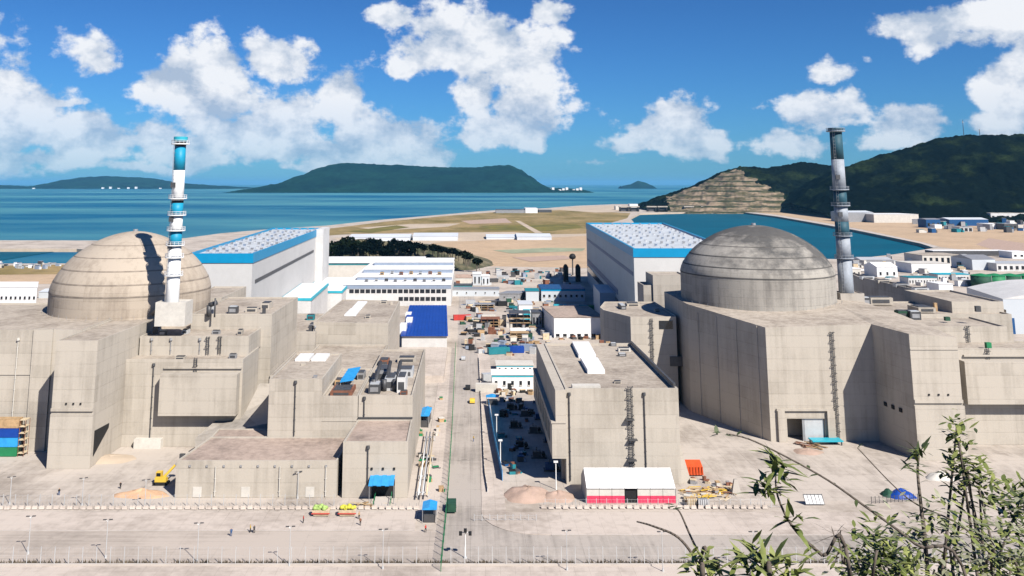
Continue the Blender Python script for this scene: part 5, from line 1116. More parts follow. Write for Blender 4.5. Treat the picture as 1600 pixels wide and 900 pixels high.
# skips with tarpaulins
for i, (px, m, c) in enumerate(((502, 'green_tarp', 'green'), (543, 'yellow_tarp', 'yellow'))):
    x, y = G(px, 806); t = T('skip', 'cream waste skip heaped with ' + c + ' sacks on the left pavement', 'skip', (x, y, .13), 'waste skips')
    M().add([(x - 1.7, y - .9, .3), (x + 1.7, y - .9, .3), (x + 1.7, y + .9, .3), (x - 1.7, y + .9, .3), (x - 2.1, y - 1.1, 1.5), (x + 2.1, y - 1.1, 1.5), (x + 2.1, y + 1.1, 1.5), (x - 2.1, y + 1.1, 1.5)], [(3, 2, 1, 0), (4, 5, 6, 7), (0, 1, 5, 4), (1, 2, 6, 5), (2, 3, 7, 6), (3, 0, 4, 7)]).build('body', 'timber_pale', t)
    M().box(x - 2.15, x + 2.15, y - 1.2, y - 1.05, .75, .95).build('stripe', 'red', t)
    pm = M()
    for k in range(16): pm.lathe((x + random.uniform(-1.6, 1.6), y + random.uniform(-.7, .7), 1.35 + random.random() * .5), [(.2, -.1), (.55, .15), (.5, .5), (.15, .7)], 7)
    pm.build('sack_heap', m, t, True)
    for s in (-1, 1): M().box(x + s * 1.5 - .15, x + s * 1.5 + .15, y - .9, y + .9, .13, .32).build('skid', 'steel_dark', t)
# entrance ramp at the blue canopy
x, y = G(597, 790); t = T('ramp', 'short white ramp with green rails below the blue entrance canopy', 'ramp', (x, y, 0))
M().add([(x - 2, y - 2, .14), (x + 2, y - 2, .14), (x + 2, y + 4, .14), (x - 2, y + 4, .14), (x - 2, y - 2, .2), (x + 2, y - 2, .2), (x + 2, y + 4, .8), (x - 2, y + 4, .8)], [(3, 2, 1, 0), (4, 5, 6, 7), (0, 1, 5, 4), (1, 2, 6, 5), (2, 3, 7, 6), (3, 0, 4, 7)]).build('slab', 'kerb', t)
for s in (-1, 1):
    M().tube((x + s * 2, y - 2, 1.2), (x + s * 2, y + 4, 1.9), .07, n=6).build('handrail', 'green', t)
    for k in range(4): M().tube((x + s * 2, y - 2 + 2 * k, .1), (x + s * 2, y - 2 + 2 * k, 1.2 + .23 * k), .05, n=5).build('post', 'green', t)
# the white tent with red hoarding
t = T('tent', 'white ridge tent with red lower walls in front of the tall concrete block', 'tent', (39, 235, 0))
X0, X1, Y0t, Y1t, zE, zR = 28.4, 50.2, 230.2, 240.4, 3.5, 6.6
ym = (Y0t + Y1t) / 2
for i in range(7):
    a, b = X0 + (X1 - X0) * i / 7, X0 + (X1 - X0) * (i + 1) / 7 - .08
    M().add([(a, Y0t - .3, zE), (b, Y0t - .3, zE), (b, ym, zR), (a, ym, zR), (a, Y0t - .3, zE + .06), (b, Y0t - .3, zE + .06), (b, ym, zR + .06), (a, ym, zR + .06)], [(3, 2, 1, 0), (4, 5, 6, 7), (0, 1, 5, 4), (1, 2, 6, 5), (2, 3, 7, 6), (3, 0, 4, 7)]).build('roof_panel', 'white', t)
    M().add([(a, Y1t + .3, zE), (b, Y1t + .3, zE), (b, ym, zR), (a, ym, zR), (a, Y1t + .3, zE + .06), (b, Y1t + .3, zE + .06), (b, ym, zR + .06), (a, ym, zR + .06)], [(0, 1, 2, 3), (7, 6, 5, 4), (4, 5, 1, 0), (5, 6, 2, 1), (6, 7, 3, 2), (7, 4, 0, 3)]).build('roof_panel', 'white', t)
    if i != 3:
        M().box(a, b, Y0t, Y0t + .08, 1.75, zE).build('wall_panel', 'offwhite', t); M().box(a, b, Y0t - .05, Y0t + .05, .05, 1.74).build('hoarding_panel', 'pink_hoarding', t)
M().box(X0 + (X1 - X0) * 3 / 7, X0 + (X1 - X0) * 4 / 7 - .08, Y0t + .3, Y0t + .4, 0, zE).build('doorway', 'black', t)
for s in (X0, X1):
    M().add([(s, Y0t, 0), (s, Y1t, 0), (s, Y1t, zE), (s, ym, zR - .05), (s, Y0t, zE)], [(0, 1, 2, 3, 4) if s == X1 else (4, 3, 2, 1, 0)]).build('gable', 'offwhite', t)
    for y in (Y0t, Y1t): M().tube((s, y, 0), (s, y, zE), .09, n=6).build('pole', 'steel', t)
M().box(X0, X1, Y1t - .1, Y1t, 0, zE).build('back_wall', 'offwhite', t)
# orange roll-off container and timber heaps right of the tent
x, y = G(1082, 742); t = T('skip', 'orange red ribbed open container on the ground right of the tent', 'skip', (x, y, 0))
M().add([(x - 2.7, y - 1.2, .3), (x + 2.7, y - 1.2, .3), (x + 2.7, y + 1.3, .3), (x - 2.7, y + 1.3, .3), (x - 2.9, y - 1.4, 2.4), (x + 2.5, y - 1.2, 2.4), (x + 2.5, y + 1.6, 3.4), (x - 2.9, y + 1.6, 3.4)], [(3, 2, 1, 0), (4, 5, 6, 7), (0, 1, 5, 4), (1, 2, 6, 5), (2, 3, 7, 6), (3, 0, 4, 7)]).build('body', 'orange', t)
for i in range(7): M().add([(x - 2.5 + i * .8, y - 1.38, .5), (x - 2.3 + i * .8, y - 1.38, .5), (x - 2.3 + i * .8, y - 1.5, 2.4), (x - 2.5 + i * .8, y - 1.5, 2.4), (x - 2.5 + i * .8, y - 1.1, .5), (x - 2.3 + i * .8, y - 1.1, .5), (x - 2.3 + i * .8, y - 1.2, 2.4), (x - 2.5 + i * .8, y - 1.2, 2.4)], [(0, 1, 2, 3), (7, 6, 5, 4), (4, 5, 1, 0), (5, 6, 2, 1), (6, 7, 3, 2), (7, 4, 0, 3)]).build('rib', 'orange', t)
M().box(x - 3.4, x - 2.95, y - 1.2, y + 1.2, .2, 2.2).build('tailgate', 'black', t)
def heap(label, px, py, rx, ry, h, m, name='soil_heap', cat='soil heap', seed=1, z=0):
    x, y = G(px, py, z); t = M(); n, k = 22, 7; vs = []; fs = []
    for j in range(k + 1):
        f = j / k
        for i in range(n):
            a = 2 * PI * i / n; nn = .25 * noise.noise((math.cos(a) * 1.6 + seed * 7, math.sin(a) * 1.6, f * 2)); r = (1 - f) ** .8 * (1 + nn)
            vs.append((x + rx * r * math.cos(a), y + ry * r * math.sin(a), z - .05 + h * (f ** .8) * (1 + .35 * noise.noise((math.cos(a) * 2 + seed, math.sin(a) * 2, f * 3)))))
    for j in range(k):
        for i in range(n): fs.append((j * n + i, j * n + (i + 1) % n, (j + 1) * n + (i + 1) % n, (j + 1) * n + i))
    fs.append(tuple(range(k * n, (k + 1) * n)))
    return tag(t.add(vs, fs).build(name, m, None, True), label, cat)
heap('orange tan sand heap by the yellow lift behind the left fence', 222, 774, 7.5, 2.6, 1.5, 'soil_tan', 'sand_heap', 'sand heap', 2)
heap('broad pinkish soil bank between the road bend and the shaded pit', 825, 775, 6.5, 6, 2.2, 'soil_pink', seed=3)
heap('second pinkish soil bank beside the white tent', 872, 778, 4.8, 3.6, 1.7, 'soil_pink', seed=5)
heap('low brown earth mound at the foot of the loading door', 1262, 706, 4.5, 3.4, .9, 'soil_pink', seed=6)
heap('pale sand bank at the foot of the left building corner', 170, 718, 8, 5, 1.1, 'sand_pale', seed=8, name='sand_heap', cat='sand heap')
def planks(label, px, py, n, sx, sy, m, rz0, name='timber_pile', cat='timber pile', L=3.2, seed=0):
    x, y = G(px, py); t = T(name, label, cat, (x, y, 0)); rr = random.Random(seed)
    for i in range(n): M().obox((x + rr.uniform(-sx, sx), y + rr.uniform(-sy, sy), .03 + .1 * (i % 6)), (L * rr.uniform(.6, 1.1), rr.uniform(.2, .5), .12), rz0 + rr.uniform(-.6, .6)).build('plank', m[i % len(m)], t)
planks('scattered yellowish timber boards right of the white tent', 1102, 772, 60, 5, 3.6, ('timber_pale', 'timber', 'yellow'), .4, seed=1)
planks('brown timber boards heaped near the orange container', 1125, 768, 22, 2.6, 2.4, ('timber', 'rust', 'timber_pale'), -.7, seed=2)
planks('weathered boards tipped from the loading door', 1268, 698, 16, 2.6, 2.2, ('timber', 'rust'), -.9, L=4.5, seed=3)
planks('low stack of timber offcuts behind the left skips', 575, 790, 14, 3.6, 1.2, ('timber', 'timber_pale'), .1, seed=4)
# small concrete posts by the tent
for i, (px, py, lb) in enumerate(((1018, 735, 'slim dark wedge-shaped concrete stop beside the tent ridge'), (1150, 772, 'tall grey concrete stop right of the timber boards'))):
    x, y = G(px, py); t = M(); t.add([(x - 1.2, y - .8, 0), (x + 1.2, y - .8, 0), (x + 1.2, y + .8, 0), (x - 1.2, y + .8, 0), (x - .2, y + .2, 3.4), (x + .6, y + .2, 3.4), (x + .6, y + .8, 3.4), (x - .2, y + .8, 3.4)], [(3, 2, 1, 0), (4, 5, 6, 7), (0, 1, 5, 4), (1, 2, 6, 5), (2, 3, 7, 6), (3, 0, 4, 7)])
    tag(t.build('concrete_stop', 'conc_b'), lb, 'concrete block')
# frame pallets and crates right of the tent
for i, (px, py, m, lb) in enumerate(((1080, 790, 'timber_pale', 'stack of pale pallets right of the tent corner'), (1098, 792, 'galv', 'grey slatted crate beside the pale pallets'))):
    x, y = G(px, py); t = T('crate', lb, 'crate', (x, y, 0))
    for k in range(5): M().box(x - 1.2 + k * .52, x - .85 + k * .52, y - .9, y - .8, .1, 1.9).build('slat', m, t)
    M().box(x - 1.15, x + 1.3, y - .78, y + .8, .1, 1.8).build('body', 'timber' if i == 0 else 'steel', t)
x, y = G(1274, 790); t = T('steel_frame', 'leaning grey metal mesh frame on the pavement behind the twigs', 'metal frame', (x, y, .13))
for k in range(6): M().tube((x - 2.2 + k * .9, y, .2), (x - 2.5 + k * .9, y + .9, 2.4), .06, n=5).build('bar', 'steel_dark', t)
for k in range(2): M().tube((x - 2.3 - .3 * k, y + .8 * k, .3 + 2.0 * k), (x + 2.4 - .3 * k, y + .8 * k, .3 + 2.0 * k), .08, n=5).build('rail', 'steel_dark', t)
M().add([(x - 2.3, y + .05, .3), (x + 2.3, y + .05, .3), (x + 2.0, y + .95, 2.3), (x - 2.6, y + .95, 2.3)], [(0, 1, 2, 3), (3, 2, 1, 0)]).build('sheet', 'steel', t)
# platform with teal edge at the loading door
x, y = G(1290, 694); t = T('loading_platform', 'flat loading platform with teal edge at the open concrete doorway', 'platform', (x, y, 0))
M().box(x - 4.4, x + 4.8, y - 1.6, y + 2.0, 1.0, 1.35).build('deck', 'cyan_edge', t)
for sx_ in (-4, 4.3):
    for sy_ in (-1.3, 1.7): M().box(x + sx_ - .15, x + sx_ + .15, y + sy_ - .15, y + sy_ + .15, 0, 1.0).build('leg', 'steel_dark', t)
# tarpaulin heap, boulders at right
def tarp(label, px, py, rx, ry, h, m, seed): return heap(label, px, py, rx, ry, h, m, 'covered_heap', 'covered heap', seed)
tarp('heap under a bright blue tarpaulin in the right foreground yard', 1408, 776, 3.6, 2.4, 1.9, 'blue_roof', 11)
tarp('dark green sheeted heap left of the blue tarpaulin', 1388, 774, 1.8, 2.0, 1.6, 'green_dark', 12)
tarp('yellowish sheeted heap under the hanging panel at the right edge', 1588, 688, 3.6, 3, 3.0, 'timber_pale', 13)
tarp('cream sack heap behind the blue tarpaulin', 1470, 748, 4, 2.4, 1.8, 'offwhite', 14)
fence('low dark railing in front of the blue tarpaulin heap', [G(1362, 787), G(1440, 782)], 1.5, 1.0, 'steel_dark', 'steel_dark', 2, .5, 'railing')
# stacked blue containers at the far left
for i, (m, lb) in enumerate((('green', 'green bottom'), ('blue_tarp', 'light blue second'), ('blue_roof', 'deep blue third'), ('timber', 'brown top'))):
    x, y = D(4, 690, 268.5)[0], 268.5; container(lb + ' container of the stack at the left edge of the picture', (x - 1.2, y, i * 2.55), 0, m, (12, 2.6, 2.5), 'stacked containers at the left edge')
x, y = D(31, 700, 268.5)[0], 268.5; t = T('scaffold_tower', 'rusty scaffold bay at the end of the stacked containers', 'scaffold', (x, y, 0))
for sx_ in (0, 1.6):
    for sy_ in (-1, 1.5): M().tube((x + sx_, y + sy_, 0), (x + sx_, y + sy_, 10), .09, n=5).build('standard', 'rust', t)
for k in range(6):
    M().box(x - .1, x + 1.7, y - 1.1, y + 1.6, .8 + k * 1.8, .95 + k * 1.8).build('deck', 'timber_pale', t)
# yellow boom lift
x, y = G(252, 757); t = T('boom_lift', 'yellow tracked boom lift at the left end of the low building', 'boom lift', (x, y, 0))
for s in (-1, 1):
    tr_ = M(); tr_.box(x - 1.6, x + 1.6, y + s * .9 - .25, y + s * .9 + .25, .1, .75)
    for e_ in (-1.6, 1.6): tr_.tube((x + e_, y + s * .9 - .25, .43), (x + e_, y + s * .9 + .25, .43), .34, .34, 10)
    tr_.build('track', 'black', t)
M().box(x - 1.5, x + 1.4, y - .9, y + .9, .8, 1.9).build('body', 'yellow', t); M().obox((x - .6, y, 1.9), (1.4, 1.5, 1.3)).build('cab', 'yellow', t); M().obox((x - .6, y - .77, 2.2), (1.1, .06, .8)).build('window', 'glass', t)
M().tube((x + .6, y, 1.8), (x + 3.2, y + .6, 4.6), .38, .3, 8).build('boom', 'yellow', t); M().tube((x + 3.2, y + .6, 4.6), (x + 4.6, y + 1, 6.4), .22, .18, 8).build('jib', 'steel', t); M().obox((x + 4.8, y + 1.0, 6.2), (1.3, .9, 1.0)).build('basket', 'steel_dark', t)
M().tube((x + .9, y, 1.2), (x + 2.2, y + .4, 3.2), .14, .14, 6).build('ram', 'galv', t)
# vehicles
V = [('car', 738, 629, PI / 2, 'yellow', 'yellow car driving on the central road by the site cabin'), ('car', 731, 608, PI / 2, 'black', 'black car on the central road just beyond the yellow one'), ('truck', 742, 522, .3, 'black', 'dark tipper truck by the central road near the brown scaffold'), ('van', 706, 797, PI / 2, 'green_dark', 'dark green van beside the light blue guard shelter'),
     ('car', 724, 562, PI / 2, 'galv', 'silver car far up the central road'), ('truck', 1350, 425, 0, 'white', 'white tipper truck near the foot of the grey stack'), ('van', 885, 524, 0, 'steel_dark', 'grey van before the white walled box building'), ('car', 906, 525, 0, 'rust', 'brown car before the white walled box building'), ('car', 925, 526, 0, 'black', 'black car at the corner of the white walled box building')]
for (k, px, py, rz, m, lb) in V: car(lb, G(px, py), rz, m, k)
# yard clutter between the road and the dark roofed building
def scaffold(label, px, py, w, l, h, m='rust', bays=3):
    x, y = G(px, py); t = T('scaffold', label, 'scaffold', (x, y, 0))
    for i in range(bays + 1):
        for s in (0, 1): M().box(x + w * i / bays - .12, x + w * i / bays + .12, y + l * s - .12, y + l * s + .12, 0, h).build('standard', m, t)
    for z in (h * .33, h * .66, h):
        M().box(x - .3, x + w + .3, y - .3, y + l + .3, z - .12, z).build('deck', 'timber' if z < h else m, t)
scaffold('dark brown scaffold frame left of the teal covered box', 797, 512, 11, 12, 7.5, 'steel_dark'); scaffold('rusty red scaffold by the central road', 752, 512, 10, 9, 4.5, 'rust'); scaffold('low timber scaffold between the cabins and the brown frame', 798, 530, 9, 6, 3, 'timber'); scaffold('grey scaffold under the grey boundary wall', 742, 486, 12, 8, 4, 'steel')
cl = [(790, 550, 'blue_dark', 'deep blue container behind the site cabins'), (805, 551, 'blue_roof', 'bright blue container behind the site cabins'), (779, 553, 'teal', 'teal container at the left of the blue ones'), (823, 548, 'slate', 'slate blue container by the tall block wall'), (763, 500, 'offwhite', 'cream container by the red scaffold'), (776, 508, 'timber_pale', 'tan container beside the red scaffold'), (735, 476, 'galv', 'grey container below the grey wall'),
      (757, 478, 'timber_pale', 'sand coloured container below the grey wall'), (770, 477, 'steel_dark', 'dark container below the grey wall'), (785, 478, 'black', 'black container below the bend of the grey wall'), (806, 486, 'teal', 'teal container by the pale tank box'), (812, 522, 'white', 'white container by the brown scaffold'), (765, 595, 'galv', 'grey container left of the cyan edged cabin'), (760, 612, 'offwhite', 'cream container at the corner of the cyan edged cabin'), (722, 500, 'red', 'red container at the edge of the central road'),
      (820, 484, 'white', 'white container near the teal kiosk'), (875, 483, 'cyan_edge', 'cyan container on the ground behind the white walled building'), (893, 484, 'offwhite', 'cream container behind the white walled building'), (912, 484, 'teal', 'teal green container behind the white walled building'), (928, 484, 'green', 'bright green container behind the white walled building'), (850, 452, 'rust', 'rust container beyond the dark roofed building'), (800, 440, 'offwhite', 'pale container on the dusty lot'), (770, 441, 'steel_dark', 'dark container on the dusty lot'), (786, 436, 'galv', 'grey container at the back of the dusty lot')]
for i, (px, py, m, lb) in enumerate(cl): container(lb, G(px, py), (i * 37 % 5) * .12 - .2, m, (6 + (i % 3) * 2, 3, 2.8))
t = T('signal_mast', 'dark mast with round head beside the shaded turbine hall', 'mast', (*G(895, 430), 0)); x, y = G(895, 430)
M().tube((x, y, 0), (x, y, 14), .6, .5, 8).build('pole', 'steel_dark', t); M().lathe((x, y, 13), [(.5, 0), (2.6, 1), (3, 2.6), (2, 4.4), (.4, 5)], 14).build('head', 'black', t, True)
for i, px in enumerate((884, 903)):
    x, y = G(px, 441); t = T('gas_tank', ('left', 'right-hand')[i] + ' tall dark vessel of the pair under the dark mast', 'tank', (x, y, 0)); M().lathe((x, y, 0), [(1.8, 0), (1.9, 1), (1.9, 12), (1.1, 13.6), (.3, 14)], 16).build('shell', 'black', t, True); M().tube((x + 2.1, y, 0), (x + 2.1, y, 12), .2, n=6).build('pipe', 'steel', t); M().box(x - 3, x + 3, y - 3, y + 3, 0, .5).build('plinth', 'conc_b', t)
# light posts in the pit
for i, (px, py) in enumerate(((869, 765), (776, 684), (782, 728))):
    x, y = G(px, py); t = T('floodlight', ('white topped post at the dark foot of the overhanging bay', 'far pale blue post on the blue hoarding', 'near pale blue post on the blue hoarding')[i], 'floodlight', (x, y, 0)); M().tube((x, y, 0), (x, y, 6.5), .15, .12, 8).build('pole', 'white', t); M().obox((x, y, 6.5), (1.1, .6, .35)).build('lamp_head', 'white', t)
# machinery in the shaded pit
for i in range(9):
    px, py = ((800, 640), (822, 650), (845, 655), (806, 668), (836, 676), (860, 690), (815, 700), (842, 715), (862, 735))[i]; x, y = G(px, py)
    lb = ('farthest generator set in the shaded pit by the overhanging bay', 'generator set second from the far end of the shaded pit', 'dark pump skid against the overhanging bay, far end', 'dark pump skid beside the blue hoarding, far end', 'dark pump skid in the middle of the shaded pit', 'black tank skid under the overhanging bay', 'low black skid beside the blue hoarding', 'black skid near the pinkish soil bank', 'nearest black skid under the bay corner')[i]
    t = T('pump_skid', lb, 'machine', (x, y, 0), 'machines in the shaded pit'); M().box(x - 2.2, x + 2.2, y - 1.3, y + 1.3, .1, .4).build('skid', 'steel_dark', t); M().box(x - 1.7, x + .6, y - 1, y + 1, .4, 1.9).build('body', ('black', 'steel_dark', 'blue_dark')[i % 3], t); M().tube((x + 1.3, y - .9, 1.0), (x + 1.3, y + .9, 1.0), .55, .55, 10).build('motor', 'black', t); M().tube((x - .6, y, 1.9), (x - .6, y, 2.9), .14, n=6).build('exhaust', 'steel_dark', t)
# people
def person_mesh():
    me = bpy.data.meshes.new('person')
    J = [((0, 0, .95), .15), ((0, 0, 1.15), .14), ((0, 0, 1.38), .17), ((0, 0, 1.5), .07), ((0, -.01, 1.6), .095), ((0, -.02, 1.72), .085),
         ((.2, 0, 1.4), .075), ((.27, .04, 1.14), .055), ((.25, -.12, .92), .045), ((-.2, 0, 1.4), .075), ((-.28, .03, 1.14), .055), ((-.26, -.1, .9), .045),
         ((.1, 0, .86), .11), ((.12, -.1, .48), .075), ((.12, .02, .08), .055), ((.12, -.14, .04), .045), ((-.1, 0, .86), .11), ((-.12, .1, .48), .075), ((-.12, .18, .08), .055), ((-.12, .03, .04), .045)]
    E_ = [(0, 1), (1, 2), (2, 3), (3, 4), (4, 5), (2, 6), (6, 7), (7, 8), (2, 9), (9, 10), (10, 11), (0, 12), (12, 13), (13, 14), (14, 15), (0, 16), (16, 17), (17, 18), (18, 19)]
    me.from_pydata([j[0] for j in J], E_, []); ob = bpy.data.objects.new('person', me); COL.objects.link(ob)
    md = ob.modifiers.new('skin', 'SKIN'); sv = me.skin_vertices[0].data if me.skin_vertices else None
    if sv is None:
        bm = bmesh.new(); bm.from_mesh(me); bm.verts.layers.skin.verify(); bm.to_mesh(me); bm.free(); sv = me.skin_vertices[0].data
    for i, j in enumerate(J): sv[i].radius = (j[1], j[1]); sv[i].use_root = (i == 0)
    ob.modifiers.new('sub', 'SUBSURF').levels = 1; ob.modifiers['sub'].render_levels = 1
    dg = bpy.context.evaluated_depsgraph_get(); ev = ob.evaluated_get(dg); out = bpy.data.meshes.new_from_object(ev)
    bpy.data.objects.remove(ob); return out
PM = person_mesh()
def person(px, py, shirt, trousers, hat, label, rz, z=0):
    me = PM.copy(); x, y = G(px, py)
    for m in (shirt, trousers, 'skin', hat): me.materials.append(MATS[m])
    for p in me.polygons:
        c = p.center; p.material_index = 3 if c.z > 1.68 else 2 if c.z > 1.47 or (abs(c.x) > .2 and c.z < .98 and c.z > .8) else 0 if c.z > .93 else 1; p.use_smooth = True
    o = bpy.data.objects.new('person', me); COL.objects.link(o); o.location = (x, y, z); o.rotation_euler = (0, 0, rz); tag(o, label, 'person', 'workers about the site')
person(361, 838, 'blue_dark', 'blue_dark', 'white', 'person in dark blue overalls walking on the near road', .5, .02); person(391, 832, 'yellow', 'black', 'yellow', 'person in yellow vest near the one in dark blue overalls', 2, .02); person(397, 833, 'steel_dark', 'black', 'white', 'person in grey beside the one in the yellow vest', 1, .02)
person(188, 764, 'black', 'black', 'white', 'person in black standing left of the sand heap', 0); person(92, 774, 'black', 'blue_dark', 'yellow', 'person in black and blue near the left fence', 1); person(474, 818, 'red', 'black', 'white', 'person in red beside the green sack skip', 2, .13); person(561, 812, 'timber', 'black', 'yellow', 'person in brown right of the yellow sack skip', 1, .13); person(563, 822, 'rust', 'black', 'white', 'person in rust shirt on the kerb below the skips', 3, .13)
person(665, 832, 'red', 'black', 'red', 'person in red by the guard shelter', 1, .02); person(740, 690, 'yellow', 'blue_dark', 'white', 'person in yellow walking on the central road', 2, .02)
# ------------------------------------------------------------------ shrubs on the lookout slope
def hill_z(y): return 74.6 - .475 * y
def leaf(mb, p, d, L_, w, droop=.25, mi=0):
    d = Vector(d).normalized(); s = d.cross(Vector((0, 0, 1)))
    s = s.normalized() if s.length > .05 else Vector((1, 0, 0)); u = s.cross(d); p = Vector(p); vs = []
    for k, (f, ww) in enumerate(((0, .15), (.3, .9), (.62, .85), (1, .03))):
        c = p + d * (L_ * f) - Vector((0, 0, 1)) * (droop * L_ * f * f); vs += [c - s * (w * ww * .5) + u * (w * .12), c + s * (w * ww * .5) + u * (w * .12)]
    mb.add(vs, [(0, 1, 3, 2), (2, 3, 5, 4), (4, 5, 7, 6)], mi)
def stem(mb, pts, r0, r1):
    for k in range(len(pts) - 1):
        n = len(pts) - 1; mb.tube(pts[k], pts[k + 1], r0 + (r1 - r0) * k / n, r0 + (r1 - r0) * (k + 1) / n, 6)
def at(px, py, Y): x, z = D(px, py, Y); return Vector((x, Y, z))
def rooted(pts):                                             # carry the stem on down to the slope
    p = pts[0]; return [Vector((p.x + .6 * (p.x - pts[1].x), p.y, hill_z(p.y) - .2))] + pts
def smooth_line(P_, n=6):
    out = []
    for i in range(len(P_) - 1):
        p0, p1, p2, p3 = P_[max(i - 1, 0)], P_[i], P_[i + 1], P_[min(i + 2, len(P_) - 1)]
        for k in range(n):
            t_ = k / n; out.append(.5 * ((2 * p1) + (p2 - p0) * t_ + (2 * p0 - 5 * p1 + 4 * p2 - p3) * t_ ** 2 + (3 * p1 - p0 - 3 * p2 + p3) * t_ ** 3))
    return out + [P_[-1]]
def sprout(label, px, Y, whorls, L_, w, m, rs, r=.02, bare=False, extra=0):
    P_ = rooted([at(a, b, Y + (i * .07)) for i, (a, b) in enumerate(px)]); S_ = smooth_line(P_); t = T('shrub', label, 'shrub', (P_[0].x, P_[0].y, P_[0].z), 'shrubs on the lookout slope'); rr = random.Random(rs)
    sb = M(); stem(sb, S_, r, r * .35); sb.build('stem', 'twig', t, True)
    lv_ = M()
    for (a, b, n, sp, k) in whorls:
        c = at(a, b, Y + .1)
        for i in range(n):
            an = rr.uniform(0, 2 * PI); el = rr.uniform(-.25, 1.1); d = (math.cos(an) * math.cos(el), math.sin(an) * math.cos(el) * .8, math.sin(el)); leaf(lv_, c + Vector((rr.gauss(0, sp), rr.gauss(0, sp), rr.gauss(0, sp))), d, L_ * k * rr.uniform(.6, 1.15), w * rr.uniform(.8, 1.2), rr.uniform(.05, .4), 0 if rr.random() < .7 else 1)
    for i in range(extra):
        p = S_[rr.randrange(len(S_) // 3, len(S_))]; an = rr.uniform(0, 2 * PI); leaf(lv_, p, (math.cos(an), math.sin(an), rr.uniform(-.2, .8)), L_ * rr.uniform(.4, .8), w * .8, .2, 0)
    if lv_.v: lv_.build('foliage', m, t)
    return t
sprout('leafy sprout with three whorls of narrow leaves rising before the road', [(1330, 905), (1285, 868), (1240, 825), (1215, 775), (1212, 735)], 6.0, [(1216, 728, 26, .02, 1), (1196, 768, 24, .025, .9), (1240, 812, 16, .03, .8), (1222, 750, 10, .02, .8)], .20, .036, ['leaf', 'leaf_pale'], 3, .014, extra=14)
sprout('fan of yellow green leaves at the bottom below the leafy sprout', [(1205, 960), (1202, 905), (1198, 885)], 5.2, [(1195, 882, 42, .05, 1), (1165, 888, 18, .04, .8), (1230, 885, 20, .04, .9)], .19, .032, ['leaf_pale', 'leaf'], 5)
sprout('small pale green tuft at the bottom left of the shrubs', [(1100, 960), (1098, 905), (1095, 888)], 5.4, [(1095, 888, 34, .05, .7), (1120, 892, 16, .04, .6)], .15, .034, ['leaf_pale', 'leaf_pale'], 6)
sprout('dark narrow-leaved sprig before the right concrete corner', [(1450, 905), (1440, 800), (1434, 740), (1436, 712)], 7.5, [(1436, 708, 20, .03, 1), (1430, 735, 12, .03, .8)], .20, .03, ['leaf_dark', 'leaf'], 7, .02, extra=6)
sprout('bare curved twig at the left of the shrubs', [(1110, 930), (1090, 880), (1060, 840), (1020, 822), (995, 815)], 5.6, [], .1, .02, ['leaf_dark', 'leaf'], 8, .012)
sprout('thin bare twig with a dry tip above the tent pavement', [(1130, 940), (1105, 890), (1080, 840), (1062, 800), (1052, 795)], 6.4, [(1052, 794, 4, .01, .5)], .14, .03, ['leaf_dark', 'leaf_dark'], 9, .012)
sprout('long arching twig crossing the pavement behind the sprout', [(1520, 935), (1430, 850), (1350, 790), (1280, 742), (1180, 690), (1135, 678)], 6.8, [(1128, 680, 5, .02, .5)], .16, .035, ['leaf_dark', 'leaf_dark'], 10, .013, extra=10)
sprout('second long arching twig below the blue tarpaulin', [(1600, 935), (1560, 880), (1500, 820), (1420, 780), (1340, 700)], 7.4, [], .1, .02, ['leaf_dark', 'leaf'], 11, .012, extra=6)
sprout('grey dry twig fan between the sprout and the silvery bush', [(1330, 940), (1318, 880), (1310, 840)], 6.0, [(1312, 850, 18, .05, .9)], .22, .008, ['twig', 'twig'], 12, .012)
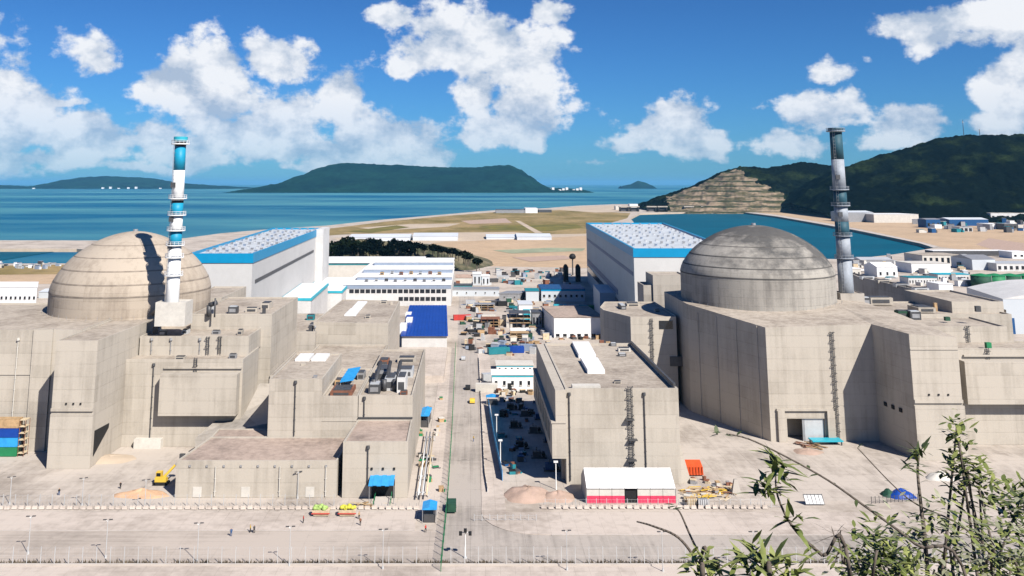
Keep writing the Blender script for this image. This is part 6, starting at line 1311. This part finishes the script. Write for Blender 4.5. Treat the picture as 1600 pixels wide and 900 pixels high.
def bush(label, blobs, Y, n, L_, w, mats, rs, stems=6):
    cx = sum(b[0] for b in blobs) / len(blobs); b0_ = at(cx, 900, Y); base = Vector((b0_.x, Y, hill_z(Y))); t = T('shrub', label, 'shrub', tuple(base), 'shrubs on the lookout slope'); rr = random.Random(rs)
    sb = M(); lv_ = M()
    for i in range(stems):
        bx_ = blobs[i % len(blobs)]; tip = at(bx_[0], bx_[1], Y + rr.uniform(-.3, .6)); mid = base.lerp(tip, .5) + Vector((rr.uniform(-.3, .3), rr.uniform(-.3, .3), 0)); stem(sb, smooth_line([base + Vector((rr.uniform(-.3, .3), 0, -.2)), mid, tip], 5), .03, .008)
    sb.build('stem', 'twig', t, True)
    tot = sum(b[2] * b[3] for b in blobs)
    for (px, py, rx, ry) in blobs:
        c = at(px, py, Y); k = Y / F
        for i in range(int(n * rx * ry / tot)):
            q = Vector((rr.gauss(0, .5), rr.gauss(0, .5), rr.gauss(0, .5))); p = c + Vector((q.x * rx * k, q.y * (rx + ry) * .5 * k, q.z * ry * k))
            an = rr.uniform(0, 2 * PI); leaf(lv_, p, (math.cos(an), math.sin(an), rr.uniform(-.3, 1.0)), L_ * rr.uniform(.6, 1.2), w * rr.uniform(.7, 1.2), rr.uniform(0, .4), rr.choices(range(len(mats)), [3, 2, 1][:len(mats)])[0])
    lv_.build('foliage', mats, t)
bush('dark upright bush with yellowish leaf tips near the right edge', [(1498, 690, 18, 34), (1512, 732, 34, 26), (1530, 765, 42, 30), (1495, 664, 8, 16), (1590, 790, 26, 34)], 9.0, 430, .14, .04, ['leaf', 'leaf_pale', 'leaf_dark'], 21, 8)
bush('silvery leaved bush filling the lower right corner', [(1420, 850, 55, 40), (1480, 830, 60, 45), (1550, 850, 65, 55), (1380, 885, 60, 30), (1460, 890, 80, 30), (1580, 890, 60, 40)], 7.5, 720, .115, .035, ['leaf_silver', 'leaf_pale', 'leaf'], 22, 9)
bush('green bush under the silvery one at the bottom edge', [(1370, 860, 34, 36), (1350, 895, 45, 24), (1405, 895, 30, 24)], 6.6, 380, .12, .03, ['leaf', 'leaf_pale', 'leaf_dark'], 23, 5)
bush('dark green bush at the right edge of the picture', [(1592, 840, 26, 50), (1600, 790, 20, 26), (1575, 900, 40, 30)], 8.2, 260, .14, .04, ['leaf_dark', 'leaf', 'leaf_silver'], 24, 5)
# ------------------------------------------------------------------ air between here and the far islands
def haze():
    me = M().box(-100000, 100000, -2500, 99000, -12, 330)
    m = bpy.data.materials.new('haze'); m.use_nodes = True; MATS['haze'] = m; N = m.node_tree.nodes; N.clear()
    o = N.new('ShaderNodeOutputMaterial'); v = N.new('ShaderNodeVolumePrincipled'); v.inputs['Density'].default_value = 2.1e-5; v.inputs['Color'].default_value = (.20, .60, 1.0, 1); v.inputs['Anisotropy'].default_value = 0.0
    m.node_tree.links.new(v.outputs[0], o.inputs['Volume'])
    tag(me.build('haze', 'haze'), kind='stuff')
haze()
for o in bpy.data.objects:
    if '_o' in o: del o['_o']
